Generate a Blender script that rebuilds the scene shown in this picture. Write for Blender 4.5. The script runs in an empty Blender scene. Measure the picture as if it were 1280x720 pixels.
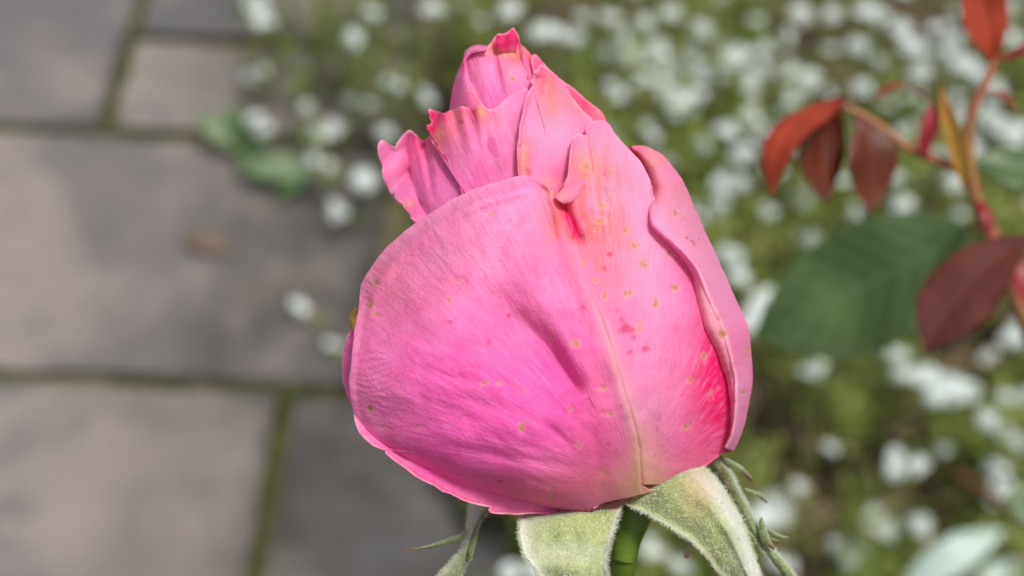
import bpy, math, random
import numpy as np
from mathutils import Vector

random.seed(7)
rng = np.random.default_rng(7)
scn = bpy.context.scene
COL = scn.collection

# ------------------------------------------------------------------ camera
F = 1700.0                      # focal length in pixels of a 1280 wide picture
D0 = 0.20                       # distance of the rose axis from the camera
PX = D0 / F                     # metres per pixel at the rose
H = 1.0
PITCH = math.radians(55)
CAM = np.array([0.0, 0.0, H])
FW = np.array([0, math.cos(PITCH), -math.sin(PITCH)])
UP = np.array([0, math.sin(PITCH), math.cos(PITCH)])
RT = np.array([1.0, 0, 0])
cd = bpy.data.cameras.new('camera')
cam = bpy.data.objects.new('camera', cd)
COL.objects.link(cam)
cam.location = (0, 0, H)
cam.rotation_euler = (math.radians(90) - PITCH, 0, 0)
cd.sensor_width = 36
cd.lens = 36 * F / 1280
cd.clip_start = 0.01
cd.clip_end = 500
cd.dof.use_dof = True
cd.dof.focus_distance = D0 - 85 * PX
cd.dof.aperture_fstop = cd.lens / 3.8
cd.dof.aperture_blades = 0
scn.camera = cam

# ------------------------------------------------------------------ light
SUN_CAM = np.array([0.28, 0.55, 0.85])
sd = RT * SUN_CAM[0] + UP * SUN_CAM[1] - FW * SUN_CAM[2]
sd = sd / np.linalg.norm(sd)
w = bpy.data.worlds.new('World')
scn.world = w
w.use_nodes = True
nt = w.node_tree
sky = nt.nodes.new('ShaderNodeTexSky')
sky.sky_type = 'NISHITA'
sky.sun_disc = False
sky.sun_elevation = math.asin(sd[2])
sky.sun_rotation = math.atan2(sd[0], sd[1])
sky.dust_density = 4.0
sky.air_density = 1.0
hs = nt.nodes.new('ShaderNodeHueSaturation')
hs.inputs['Saturation'].default_value = 0.42
nt.links.new(sky.outputs[0], hs.inputs['Color'])
nt.links.new(hs.outputs[0], nt.nodes['Background'].inputs[0])
nt.nodes['Background'].inputs[1].default_value = 0.105
sl = bpy.data.lights.new('sun', 'SUN')
sl.energy = 2.5
sl.angle = math.radians(11)
sl.color = (1.0, 0.96, 0.91)
so = bpy.data.objects.new('sun', sl)
COL.objects.link(so)
so.rotation_euler = Vector(sd).to_track_quat('Z', 'Y').to_euler()
scn.view_settings.view_transform = 'Standard'
scn.view_settings.look = 'None'
scn.view_settings.exposure = 0.55
scn.view_settings.gamma = 1
scn.cycles.use_denoising = True
scn.cycles.max_bounces = 10
scn.cycles.transparent_max_bounces = 8

# ------------------------------------------------------------------ helpers
def W(px, py, z=0.0):
    """a point on the rose: picture position plus z, pixels of relief towards the viewer"""
    px, py, z = np.broadcast_arrays(np.asarray(px, float), np.asarray(py, float), np.asarray(z, float))
    d = D0 - z * PX
    return C3((px - 640) / F * d, (360 - py) / F * d, d)

def C3(X, Y, d):
    X, Y, d = np.broadcast_arrays(X, Y, d)
    return CAM + X[..., None] * RT + Y[..., None] * UP + d[..., None] * FW

def WD(px, py, d):
    px, py, d = np.broadcast_arrays(np.asarray(px, float), np.asarray(py, float), np.asarray(d, float))
    return C3((px - 640) / F * d, (360 - py) / F * d, d)

def G(px, py, z=0.0):
    r = FW + RT * (px - 640) / F + UP * (360 - py) / F
    t = (H - z) / -r[2]
    return CAM + r * t

def empty(name, loc, label=None, cat=None, group=None, kind=None):
    o = bpy.data.objects.new(name, None)
    o.empty_display_size = 0.02
    COL.objects.link(o)
    o.location = loc
    tag(o, label, cat, group, kind)
    return o

def tag(o, label=None, cat=None, group=None, kind=None):
    if label: o['label'] = label
    if cat: o['category'] = cat
    if group: o['group'] = group
    if kind: o['kind'] = kind
    return o

def wloc(o):
    p = np.zeros(3)
    while o is not None:
        p = p + np.array(o.location)
        o = o.parent
    return p

def mesh(name, V, faces, mat, parent=None, smooth=True, attrs=None, uv=None, loc=None):
    """faces: int array (n,4) or (n,3), or list of such"""
    V = np.asarray(V, float).reshape(-1, 3)
    o0 = np.zeros(3)
    if parent is not None: o0 = wloc(parent)
    elif loc is not None: o0 = np.asarray(loc, float)
    V = V - o0
    if not isinstance(faces, list): faces = [faces]
    me = bpy.data.meshes.new(name)
    loops = np.concatenate([f.reshape(-1) for f in faces]).astype(np.int32)
    tot = np.concatenate([np.full(len(f), f.shape[1]) for f in faces]).astype(np.int32)
    st = np.concatenate([[0], np.cumsum(tot)[:-1]]).astype(np.int32)
    me.vertices.add(len(V)); me.vertices.foreach_set('co', V.ravel())
    me.loops.add(len(loops)); me.loops.foreach_set('vertex_index', loops)
    me.polygons.add(len(tot)); me.polygons.foreach_set('loop_start', st); me.polygons.foreach_set('loop_total', tot)
    me.polygons.foreach_set('use_smooth', np.full(len(tot), smooth))
    if uv is not None:
        l = me.uv_layers.new(name='UVMap')
        l.data.foreach_set('uv', np.asarray(uv, float)[loops].ravel())
    for k, a in (attrs or {}).items():
        a = np.asarray(a, float)
        if a.ndim == 1:
            at = me.attributes.new(k, 'FLOAT', 'POINT'); at.data.foreach_set('value', a)
        else:
            at = me.attributes.new(k, 'FLOAT_COLOR', 'POINT'); at.data.foreach_set('color', a.ravel())
    me.update(calc_edges=True)
    me.materials.append(mat)
    o = bpy.data.objects.new(name, me)
    COL.objects.link(o)
    if parent is not None: o.parent = parent
    elif loc is not None: o.location = loc
    return o

def grid_faces(n, m, off=0):
    i, j = np.meshgrid(np.arange(n - 1), np.arange(m - 1), indexing='ij')
    a = (i * m + j).ravel() + off
    return np.stack([a, a + m, a + m + 1, a + 1], 1)

def grid_normals(P):
    du = np.gradient(P, axis=0); dv = np.gradient(P, axis=1)
    n = np.cross(du, dv)
    return n / (np.linalg.norm(n, axis=2, keepdims=True) + 1e-12)

def resample(pts, n, jitter=0.0, smooth=True, seed=0):
    pts = np.asarray(pts, float)
    if smooth and len(pts) > 2:
        out = []
        P = np.vstack([2 * pts[0] - pts[1], pts, 2 * pts[-1] - pts[-2]])
        for k in range(1, len(P) - 2):
            t = np.linspace(0, 1, 12, endpoint=False)[:, None]
            p0, p1, p2, p3 = P[k - 1], P[k], P[k + 1], P[k + 2]
            tn = 0.36
            m1 = tn * (p2 - p0); m2 = tn * (p3 - p1)
            # limit the tangents so that corners stay corners
            L = np.linalg.norm(p2 - p1)
            for mm in (m1, m2):
                l = np.linalg.norm(mm)
                if l > L: mm *= L / l
            out.append((2*t**3-3*t**2+1)*p1 + (t**3-2*t**2+t)*m1 + (-2*t**3+3*t**2)*p2 + (t**3-t**2)*m2)
        pts = np.vstack(out + [pts[-1:]])
    s = np.concatenate([[0], np.cumsum(np.linalg.norm(np.diff(pts, axis=0), axis=1))])
    q = np.linspace(0, s[-1], n)
    r = np.stack([np.interp(q, s, pts[:, k]) for k in range(pts.shape[1])], 1)
    if jitter:
        g = np.random.default_rng(seed)
        for lam in (5, 14, 40):
            k = max(4, int(s[-1] / lam))
            a = g.normal(0, 1, (k, 2)) * jitter * (0.5 if lam == 5 else 1.0)
            for c in range(2):
                r[:, c] += np.interp(np.linspace(0, k - 1, n), np.arange(k), a[:, c])
    return r

def polydist(x, y, line):
    """distance to a polyline, signed side (positive = left hand going along), parameter 0..1"""
    line = np.asarray(line, float)
    best = np.full(x.shape, 1e9); side = np.zeros(x.shape); par = np.zeros(x.shape)
    n = len(line) - 1
    for k in range(n):
        a, b = line[k], line[k + 1]
        d = b - a; L2 = d @ d
        t = np.clip(((x - a[0]) * d[0] + (y - a[1]) * d[1]) / L2, 0, 1)
        qx, qy = x - a[0] - t * d[0], y - a[1] - t * d[1]
        r = np.hypot(qx, qy)
        c = d[0] * qy - d[1] * qx
        m = r < best
        best = np.where(m, r, best); side = np.where(m, np.sign(c), side); par = np.where(m, (k + t) / n, par)
    return best, side, par

def gs(x, y, cx, cy, rx, ry=None, ang=0):
    ry = ry or rx
    c, s = math.cos(math.radians(ang)), math.sin(math.radians(ang))
    X = (x - cx) * c + (y - cy) * s; Y = -(x - cx) * s + (y - cy) * c
    return np.exp(-(X / rx) ** 2 - (Y / ry) ** 2)

def sstep(a, b, x):
    t = np.clip((x - a) / (b - a), 0, 1)
    return t * t * (3 - 2 * t)

def vnoise(x, y, scale, seed=0):
    """smooth value noise in the plane, -1..1"""
    g = np.random.default_rng(seed)
    T = g.uniform(-1, 1, (256, 256))
    X, Y = x / scale, y / scale
    i, j = np.floor(X).astype(int), np.floor(Y).astype(int)
    fx, fy = X - i, Y - j
    fx = fx * fx * (3 - 2 * fx); fy = fy * fy * (3 - 2 * fy)
    t = lambda a, b: T[a % 256, b % 256]
    return (t(i, j)*(1-fx)+t(i+1, j)*fx)*(1-fy) + (t(i, j+1)*(1-fx)+t(i+1, j+1)*fx)*fy

# ------------------------------------------------------------------ materials
class NT:
    def __init__(s, name):
        s.m = bpy.data.materials.new(name); s.m.use_nodes = True
        s.t = s.m.node_tree; s.t.nodes.clear()
        s.out = s.n('ShaderNodeOutputMaterial')
    def n(s, typ, **kw):
        o = s.t.nodes.new(typ)
        for k, v in kw.items(): setattr(o, k, v)
        return o
    def link(s, a, b): s.t.links.new(a, b)
    def set(s, sock, v):
        if hasattr(v, 'is_output') or isinstance(v, bpy.types.NodeSocket): s.link(v, sock)
        else: sock.default_value = v
    def mix(s, fac, a, b, blend='MIX'):
        o = s.n('ShaderNodeMix', data_type='RGBA', blend_type=blend)
        s.set(o.inputs[0], fac); s.set(o.inputs[6], a); s.set(o.inputs[7], b)
        return o.outputs[2]
    def math(s, op, a, b=0.0, c=None, clamp=False):
        o = s.n('ShaderNodeMath', operation=op, use_clamp=clamp)
        s.set(o.inputs[0], a); s.set(o.inputs[1], b)
        if c is not None: s.set(o.inputs[2], c)
        return o.outputs[0]
    def noise(s, vec, scale, detail=3, rough=0.55, dist=0.0):
        o = s.n('ShaderNodeTexNoise')
        o.inputs['Scale'].default_value = scale; o.inputs['Detail'].default_value = detail
        o.inputs['Roughness'].default_value = rough; o.inputs['Distortion'].default_value = dist
        if vec is not None: s.link(vec, o.inputs['Vector'])
        return o.outputs['Fac']
    def ramp(s, fac, a, b):
        o = s.n('ShaderNodeMapRange', interpolation_type='SMOOTHSTEP')
        s.set(o.inputs[0], fac); o.inputs[1].default_value = a; o.inputs[2].default_value = b
        return o.outputs[0]
    def mapping(s, vec, scale):
        o = s.n('ShaderNodeMapping'); o.inputs['Scale'].default_value = scale
        s.link(vec, o.inputs['Vector']); return o.outputs[0]
    def bump(s, h, strength, dist, normal=None):
        o = s.n('ShaderNodeBump'); o.inputs['Strength'].default_value = strength; o.inputs['Distance'].default_value = dist
        s.link(h, o.inputs['Height'])
        if normal is not None: s.link(normal, o.inputs['Normal'])
        return o.outputs[0]
    def attr(s, name):
        return s.n('ShaderNodeAttribute', attribute_name=name)
    def coord(s): return s.n('ShaderNodeTexCoord')
    def principled(s, col, rough, normal=None, **kw):
        o = s.n('ShaderNodeBsdfPrincipled')
        s.set(o.inputs['Base Color'], col); s.set(o.inputs['Roughness'], rough)
        if normal is not None: s.link(normal, o.inputs['Normal'])
        for k, v in kw.items(): s.set(o.inputs[k], v)
        return o.outputs[0]
    def leafy(s, col, rough, tfac, tcol, normal=None, **kw):
        p = s.principled(col, rough, normal, **kw)
        t = s.n('ShaderNodeBsdfTranslucent'); s.set(t.inputs[0], tcol)
        if normal is not None: s.link(normal, t.inputs['Normal'])
        m = s.n('ShaderNodeMixShader'); m.inputs[0].default_value = tfac
        s.link(p, m.inputs[1]); s.link(t.outputs[0], m.inputs[2])
        s.link(m.outputs[0], s.out.inputs[0]); return s.m
    def finish(s, sh):
        s.link(sh, s.out.inputs[0]); return s.m

def rgb(r, g, b): return (r, g, b, 1)
def srgb(r, g, b):
    f = lambda c: (c/255/12.92 if c/255 <= .04045 else ((c/255+.055)/1.055)**2.4)
    return (f(r), f(g), f(b), 1)

def petal_material():
    n = NT('rose_petal')
    a, b = n.attr('pig_a'), n.attr('pig_b')
    sa = n.n('ShaderNodeSeparateColor'); n.link(a.outputs['Color'], sa.inputs[0])
    sb = n.n('ShaderNodeSeparateColor'); n.link(b.outputs['Color'], sb.inputs[0])
    yel, crim, pale, peach = sa.outputs[0], sa.outputs[1], sa.outputs[2], a.outputs['Alpha']
    tan, red, mag, edge = sb.outputs[0], sb.outputs[1], sb.outputs[2], b.outputs['Alpha']
    tc = n.coord(); uv = tc.outputs['UV']; ob = tc.outputs['Object']
    vein = n.noise(n.mapping(uv, (165, 8, 1)), 1.0, 4, 0.6, 0.6)
    vein2 = n.noise(n.mapping(uv, (330, 22, 1)), 1.0, 3, 0.6, 0.8)
    blot = n.noise(ob, 170, 4, 0.6)
    fine = n.noise(ob, 1300, 3, 0.65)
    crep = n.noise(n.mapping(uv, (190, 60, 1)), 1.0, 3, 0.55, 1.4)
    col = n.mix(n.ramp(blot, .3, .7), srgb(246, 126, 187), srgb(251, 154, 207))
    col = n.mix(n.math('MULTIPLY', mag, .75), col, srgb(248, 90, 194))
    col = n.mix(n.math('MULTIPLY', pale, .85), col, srgb(250, 184, 220))
    col = n.mix(n.math('MULTIPLY', n.ramp(vein, .46, .70), .32), col, srgb(250, 172, 214))
    col = n.mix(n.math('MULTIPLY', n.ramp(vein2, .52, .30), .17), col, srgb(232, 70, 140))
    pk = n.math('MULTIPLY', peach, n.math('ADD', .18, n.math('ADD', n.math('MULTIPLY', n.ramp(blot, .36, .62), .7), n.math('MULTIPLY', n.ramp(vein, .4, .62), .6))), clamp=True)
    col = n.mix(pk, col, srgb(243, 128, 128))
    ck = n.math('MULTIPLY', crim, n.math('ADD', .5, n.ramp(vein, .25, .6)), clamp=True)
    col = n.mix(ck, col, srgb(247, 28, 126))
    yk = n.math('MULTIPLY', yel, n.math('ADD', .3, n.math('ADD', n.math('MULTIPLY', n.ramp(vein, .38, .6), .5), n.math('MULTIPLY', n.ramp(crep, .42, .6), .35))), clamp=True)
    col = n.mix(yk, col, srgb(240, 206, 150))
    col = n.mix(n.math('MULTIPLY', edge, n.math('ADD', .1, n.math('MULTIPLY', n.ramp(n.noise(ob, 420, 3, .6), .35, .65), .6))), col, srgb(252, 205, 224))
    d = n.math('MULTIPLY', n.math('SUBTRACT', n.noise(ob, 700, 4, .7), .5), 2.6)
    tn = n.math('ADD', tan, n.math('MULTIPLY', d, n.ramp(tan, .02, .3)))
    col = n.mix(n.math('MULTIPLY', n.ramp(tn, .08, .75), .5), col, srgb(246, 182, 176))
    col = n.mix(n.math('MULTIPLY', n.ramp(tn, .48, 1.0), .85), col, srgb(204, 150, 104))
    rd = n.math('ADD', red, n.math('MULTIPLY', d, n.ramp(red, .02, .3)))
    col = n.mix(n.math('MULTIPLY', n.ramp(rd, .15, 1.0), .6), col, srgb(206, 22, 84))
    hgt = n.math('ADD', n.math('MULTIPLY', vein, .6), n.math('ADD', n.math('MULTIPLY', crep, .45), n.math('MULTIPLY', fine, .35)))
    hgt = n.math('SUBTRACT', hgt, n.math('MULTIPLY', tan, .5))
    nm = n.bump(hgt, .48, .0008)
    return n.leafy(col, .52, .5, col, nm, **{'Specular IOR Level': .28, 'Sheen Weight': .12, 'Sheen Roughness': .5})

def sepal_material(name, c1, c2, c3, tf=.12):
    n = NT(name)
    tc = n.coord(); ob = tc.outputs['Object']; uv = tc.outputs['UV']
    a = n.attr('pig_a'); sa = n.n('ShaderNodeSeparateColor'); n.link(a.outputs['Color'], sa.inputs[0])
    f = n.noise(n.mapping(uv, (60, 18, 1)), 1, 4, .65, .6)
    b = n.noise(ob, 260, 3, .6)
    s = n.noise(ob, 2600, 3, .7)
    col = n.mix(n.ramp(b, .35, .65), c1, c2)
    col = n.mix(n.math('MULTIPLY', n.ramp(f, .45, .7), .6), col, c3)
    col = n.mix(n.math('MULTIPLY', n.ramp(s, .5, .75), .55), col, srgb(226, 230, 205))
    col = n.mix(sa.outputs[0], col, srgb(205, 208, 196))      # grey felt
    col = n.mix(sa.outputs[1], col, srgb(214, 150, 120))      # pink flush
    col = n.mix(sa.outputs[2], col, srgb(120, 40, 45))        # red tips
    h = n.math('ADD', n.math('MULTIPLY', s, .8), f)
    return n.leafy(col, .8, tf, col, n.bump(h, .6, .0004), **{'Specular IOR Level': .15, 'Sheen Weight': .35})

def leaf_material(name, c1, c2, vein_col, rough=.45, tf=.25, tcol=None, scale=40, spec=.4):
    n = NT(name)
    tc = n.coord(); ob = tc.outputs['Object']; uv = tc.outputs['UV']
    b = n.noise(ob, scale, 4, .6)
    col = n.mix(n.ramp(b, .3, .7), c1, c2)
    a = n.attr('vein')
    col = n.mix(n.math('MULTIPLY', a.outputs['Fac'], .36), col, vein_col)
    h = n.noise(ob, 900, 3, .6)
    return n.leafy(col, rough, tf, tcol or col, n.bump(h, .35, .0006), **{'Specular IOR Level': spec})

def plain_material(name, col, rough=.6, col2=None, scale=200, tf=0.0, spec=.3, bump=.3):
    n = NT(name)
    ob = n.coord().outputs['Object']
    b = n.noise(ob, scale, 4, .6)
    c = n.mix(n.ramp(b, .3, .7), col, col2 or col)
    return n.leafy(c, rough, tf, c, n.bump(b, bump, .002), **{'Specular IOR Level': spec})

M_PETAL = petal_material()
M_SEPAL = sepal_material('felted_sepal', srgb(128, 142, 76), srgb(158, 168, 106), srgb(182, 190, 140))
M_SEPAL_GREEN = sepal_material('green_sepal', srgb(92, 118, 50), srgb(122, 140, 78), srgb(150, 164, 112), .2)
M_FUZZ = plain_material('sepal_fuzz', srgb(204, 208, 184), .8, tf=.4, spec=.1)
M_STEM = plain_material('rose_stem', srgb(70, 96, 22), .45, srgb(92, 112, 36), 120)
M_DRY = plain_material('dry_petal_edge', srgb(170, 130, 60), .7, srgb(120, 84, 36), 300)

# ------------------------------------------------------------------ the rose
ROSE_BASE = G(640, 1250)
# the stem drops from the hip to the ground
HIP = W(784, 640, 0)
foot = np.array([HIP[0] - 0.02, HIP[1] + 0.015, 0.0])
rose = empty('rose', foot, 'pink spotted rose bud in sharp focus, standing in front of the paving and white flowers', 'rose')

env = np.array([  # y, centre, half width of the closed bud
    (36, 640, 14), (60, 622, 42), (100, 634, 70), (150, 655, 104), (200, 668, 140), (250, 678, 185), (300, 680, 212),
    (350, 682, 232), (400, 685, 250), (450, 686, 256), (500, 690, 250), (550, 700, 222), (600, 728, 160), (630, 760, 92), (648, 786, 44)], float)
_ey = np.linspace(36, 648, 300)
_k = np.hanning(31); _k /= _k.sum()
def _sm(v):
    v = np.interp(_ey, env[:, 0], v); p = np.pad(v, 15, mode='reflect', reflect_type='odd'); return np.convolve(p, _k, 'valid')
_ec, _ew = _sm(env[:, 1]), _sm(env[:, 2])
def E(x, y):
    c = np.interp(y, _ey, _ec); ww = np.interp(y, _ey, _ew)
    t = np.clip(np.abs((x - c) / ww), 0, 1.05)
    return 0.64 * ww * (1 - t ** 2.4)

THICK = 2.2
def petal(name, base, outline, zf, pig=None, nu=300, nv=120, jitter=0.5, seed=1, mat=None, parent=None, roll=6.0, rollw=.06, smooth=True, dens=1.7):
    out = resample(outline, nu, jitter, smooth, seed)
    s = np.linspace(0.0, 1, nv)
    v = 1 - (1 - s) ** dens
    v = np.maximum(v, 0.004)
    base = np.asarray(base, float)
    # away from the margin the rays follow a smoothed outline, so notches stay at the margin
    k = max(5, int(nu * .09)) | 1
    ker = np.hanning(k + 2)[1:-1]; ker /= ker.sum()
    sm = np.stack([np.convolve(np.pad(out[:, c], k // 2, mode='edge'), ker, 'valid') for c in range(2)], 1)
    wv = sstep(.72, .99, v)[None, :, None]
    tgt = sm[:, None] * (1 - wv) + out[:, None] * wv
    x = base[0] + (tgt[..., 0] - base[0]) * v[None]
    y = base[1] + (tgt[..., 1] - base[1]) * v[None]
    V = np.broadcast_to(v[None], x.shape); U = np.broadcast_to(np.linspace(0, 1, nu)[:, None], x.shape)
    ray = np.hypot(out[:, 0] - base[0], out[:, 1] - base[1])[:, None]
    z = zf(x, y, U, V) + roll * sstep(1 - rollw, 1, V) * sstep(40, 160, ray)
    return sheet(name, x, y, z, U, V, pig, mat, parent)

def sheet(name, x, y, z, U, V, pig=None, mat=None, parent=None, edge_w=.008, thick=THICK, vmin_open=True):
    P = W(x, y, z)
    n, m = x.shape
    N = grid_normals(P)
    flip = np.sum(N * (CAM - P), axis=2).mean() < 0
    if flip: N = -N
    Q = P - N * thick * PX
    VV = np.concatenate([P.reshape(-1, 3), Q.reshape(-1, 3)])
    fa = grid_faces(n, m); fb = grid_faces(n, m, n * m)
    if flip: fa = fa[:, ::-1]
    else: fb = fb[:, ::-1]
    idx = np.arange(n * m).reshape(n, m)
    loop = np.concatenate([idx[:, -1], idx[::-1, 0][:0], ])
    rims = [idx[:, -1], idx[0, :], idx[-1, :]]
    fr = []
    for r in rims:
        fr.append(np.stack([r[:-1], r[1:], r[1:] + n * m, r[:-1] + n * m], 1))
    pa = np.zeros((n, m, 4)); pb = np.zeros((n, m, 4))
    d = pig(x, y, U, V) if pig else {}
    for k, i in (('yel', 0), ('crim', 1), ('pale', 2), ('peach', 3)):
        if k in d: pa[..., i] = np.clip(d[k], 0, 1)
    for k, i in (('tan', 0), ('red', 1), ('mag', 2), ('edge', 3)):
        if k in d: pb[..., i] = np.clip(d[k], 0, 1)
    if edge_w: pb[..., 3] = np.maximum(pb[..., 3], sstep(1 - edge_w, 1, V) * .9)
    pa2, pb2 = pa.reshape(-1, 4), pb.reshape(-1, 4)
    uv = np.stack([U.ravel(), V.ravel()], 1)
    return mesh(name, VV, [fa, fb] + fr, mat or M_PETAL, parent or rose, True,
                {'pig_a': np.concatenate([pa2, pa2]), 'pig_b': np.concatenate([pb2, pb2])}, np.concatenate([uv, uv]))

BASE = (800, 606)
# ---- the large outer petal that faces the camera
OUT1 = [(826, 612), (806, 617), (787, 621), (770, 625), (753, 630), (736, 636), (715, 640), (690, 641), (660, 641), (635, 641), (616, 641), (610, 638), (612, 633), (596, 629), (578, 624), (560, 615), (553, 613),
        (540, 605), (520, 594), (501, 580), (489, 571), (482, 564), (486, 560), (477, 560), (463, 553), (450, 541), (445, 530), (441, 512), (437, 492), (437, 470), (440, 440), (443, 410), (447, 386),
        (450, 366), (452, 354), (460, 340), (470, 325), (482, 310), (495, 298), (508, 287), (522, 277), (545, 261), (570, 246), (598, 234), (625, 226), (650, 220), (664, 221),
        (676, 227), (684, 233), (690, 238), (697, 240), (703, 233), (711, 217), (713, 200), (714, 186), (716, 174), (722, 168), (736, 170), (733, 160), (738, 153), (748, 151),
        (757, 153), (768, 166), (779, 180), (789, 190), (803, 206), (812, 225), (817, 246), (832, 270), (862, 310), (888, 360), (911, 410), (921, 460), (922, 510), (917, 545), (908, 559), (893, 573), (870, 590), (848, 602), (834, 609)]
VAL = resample([(585, 350), (604, 366), (622, 380), (650, 398), (680, 418), (704, 441), (721, 465), (735, 494)], 60)
MID = [(700, 262), (716, 305), (735, 362), (752, 400), (766, 440), (778, 480), (793, 530), (799, 560), (803, 612)]
CR = [(698, 240), (706, 258), (712, 272), (722, 294), (732, 312)]
CR2 = [(680, 238), (686, 260), (692, 290), (700, 315)]
def z1(x, y, U, V):
    z = E(x, y) + 12
    # the long hollow across the left half
    d, s, p = polydist(x, y, VAL)
    amp = np.interp(p, [0, .15, .45, .75, .92, 1], [0, 10, 27, 34, 24, 3])
    sd = s * d - np.interp(p, [0, .45, .8, 1], [0, 7, 12, 8])
    wu, wl = np.interp(p, [0, .4, .75, 1], [40, 22, 11, 9]), np.interp(p, [0, .6, 1], [70, 74, 38])
    z -= amp * np.where(sd < 0, np.exp(-(np.abs(sd) / wu) ** 1.8), np.exp(-(np.abs(sd) / wl) ** 1.5)) * np.where(p >= 1, np.exp(-(d / 16) ** 2), 1)
    # the lower left margin flares outwards
    z += 66 * sstep(640, 440, x) * sstep(360, 500, y) + 22 * sstep(660, 480, x) * sstep(500, 620, y)
    z += 55 * sstep(500, 640, y) * sstep(770, 650, x)
    # swelling under the hollow and small puckers
    z += 10 * gs(x, y, 610, 480, 90, 55, 25) + 9 * gs(x, y, 560, 400, 70, 30, 30)
    for cx, cy, rx, ry, an, am in [(700, 525, 22, 17, 30, 5), (668, 530, 15, 14, 20, 3.5), (625, 534, 22, 13, 20, 3.5), (640, 485, 30, 7, 38, -3), (690, 500, 34, 6, 42, -3.5),
                                   (700, 545, 30, 6, 45, -3), (560, 470, 46, 8, 14, -2.6), (540, 440, 40, 7, 16, 2.4), (600, 505, 60, 9, 16, -2.4), (660, 575, 60, 7, 10, -3),
                                   (600, 565, 60, 8, 14, -3.5), (640, 600, 60, 6, 6, -2), (560, 590, 40, 7, 20, 2.5), (745, 560, 9, 40, -12, -3), (770, 470, 10, 60, -14, 4), (755, 420, 8, 50, -16, -3),
                                   (795, 440, 10, 70, -3, -4), (822, 430, 12, 80, 0, 4), (846, 470, 10, 60, 4, -3), (820, 545, 7, 35, 4, -4), (500, 360, 50, 10, -20, 3), (540, 330, 60, 10, -30, -3),
                                   (600, 300, 60, 12, -40, 4), (640, 280, 50, 9, -60, -3), (760, 250, 26, 60, -10, 8), (740, 200, 14, 20, 0, 4)]:
        z += am * gs(x, y, cx, cy, rx, ry, an)
    # crumpled centre where the two lobes meet
    d, s, p = polydist(x, y, CR)
    z -= np.interp(p, [0, .3, .8, 1], [26, 24, 12, 0]) * np.exp(-(d / np.where(s > 0, 9, 6)) ** 1.3) * np.where(p >= 1, np.exp(-(d / 8) ** 2), 1)
    d, s, p = polydist(x, y, CR2)
    z -= np.interp(p, [0, .5, 1], [9, 8, 0]) * np.exp(-(d / 6) ** 2)
    z += 9 * gs(x, y, 688, 244, 8, 12, -10) + 10 * gs(x, y, 716, 236, 14, 7, -50)
    # midrib, a low ridge with a groove
    d, s, p = polydist(x, y, MID)
    z += 4.0 * np.exp(-(d / 14) ** 2) - 2.4 * np.exp(-(d / 2.2) ** 2) * sstep(.15, .5, p)
    # right lobe leans in behind the rolled petal
    z -= 16 * sstep(770, 830, x) * sstep(300, 200, y)
    # ribs that radiate from the base
    th = np.arctan2(y - 640, x - 800)
    z += (0.5 * np.sin(th * 34 + 2 * vnoise(x, y, 60, 3)) + .3 * np.sin(th * 71 + 3 * vnoise(x, y, 50, 4))) * sstep(.05, .4, V) * sstep(1, .75, V) * sstep(50, 170, np.hypot(x - 800, y - 606))
    # ripples on the left margin
    m = np.exp(-((x - 466) / 30) ** 2) * np.exp(-((y - 450) / 62) ** 2)
    z += 1.15 * m * np.sin((y + .22 * x + 9 * vnoise(x, y, 22, 5)) * 2 * math.pi / 8.5)
    z += 2.2 * vnoise(x, y, 40, 6) + 1.0 * vnoise(x, y, 16, 7) + .35 * vnoise(x, y, 7, 8)
    # wavy free margin, rolled a little outwards along the upper left
    z += 6 * sstep(.86, 1, V) * vnoise(x, y, 46, 9) * sstep(60, 160, np.hypot(x - 800, y - 606))
    up = sstep(430, 330, y) * sstep(690, 640, x)
    z -= 12 * up * sstep(.955, 1, V) - 8 * up * np.exp(-((V - .955) / .02) ** 2)
    return z
TAN1 = [(571, 350, 8), (560, 376, 8), (470, 354, 6), (463, 381, 9), (605, 478, 8), (624, 479, 6), (652, 535, 8), (712, 511, 7), (723, 557, 8), (754, 517, 5), (763, 517, 8), (753, 485, 7),
        (756, 370, 8), (782, 368, 7), (798, 408, 10), (804, 330, 12), (842, 360, 9), (820, 380, 9), (788, 366, 6), (888, 493, 8), (862, 475, 8), (858, 533, 9), (526, 534, 7), (462, 512, 8),
        (688, 612, 7), (690, 622, 6), (622, 328, 6), (750, 277, 10), (763, 214, 7), (733, 208, 11), (718, 428, 11), (780, 290, 8), (793, 307, 9), (612, 268, 6), (690, 421, 6), (757, 590, 6),
        (670, 627, 4), (752, 256, 8), (745, 287, 7), (764, 245, 7), (836, 318, 6), (728, 330, 7), (745, 350, 6), (470, 393, 6), (477, 534, 5), (880, 445, 6)]
RED1 = [(563, 402, 5), (611, 427, 6), (728, 386, 9), (756, 335, 6), (808, 436, 8), (783, 411, 12), (776, 398, 9), (793, 424, 8), (730, 234, 6), (774, 388, 7), (762, 318, 5), (728, 294, 4), (716, 296, 5),
        (625, 602, 4), (634, 584, 3), (760, 556, 4), (770, 562, 3), (777, 508, 3), (636, 396, 5), (756, 218, 4), (808, 428, 5), (787, 440, 6)]
def spots(x, y, L):
    a = np.zeros(x.shape)
    for i, (cx, cy, r) in enumerate(L):
        k = .8 + .2 * ((i * 7919) % 13) / 12; e = .7 + .6 * ((i * 104729) % 11) / 10
        a = np.maximum(a, k * np.exp(-(((x - cx) * e) ** 2 + ((y - cy) / e) ** 2) / (r * (.5 + .25 * k)) ** 2))
    return a
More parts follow.
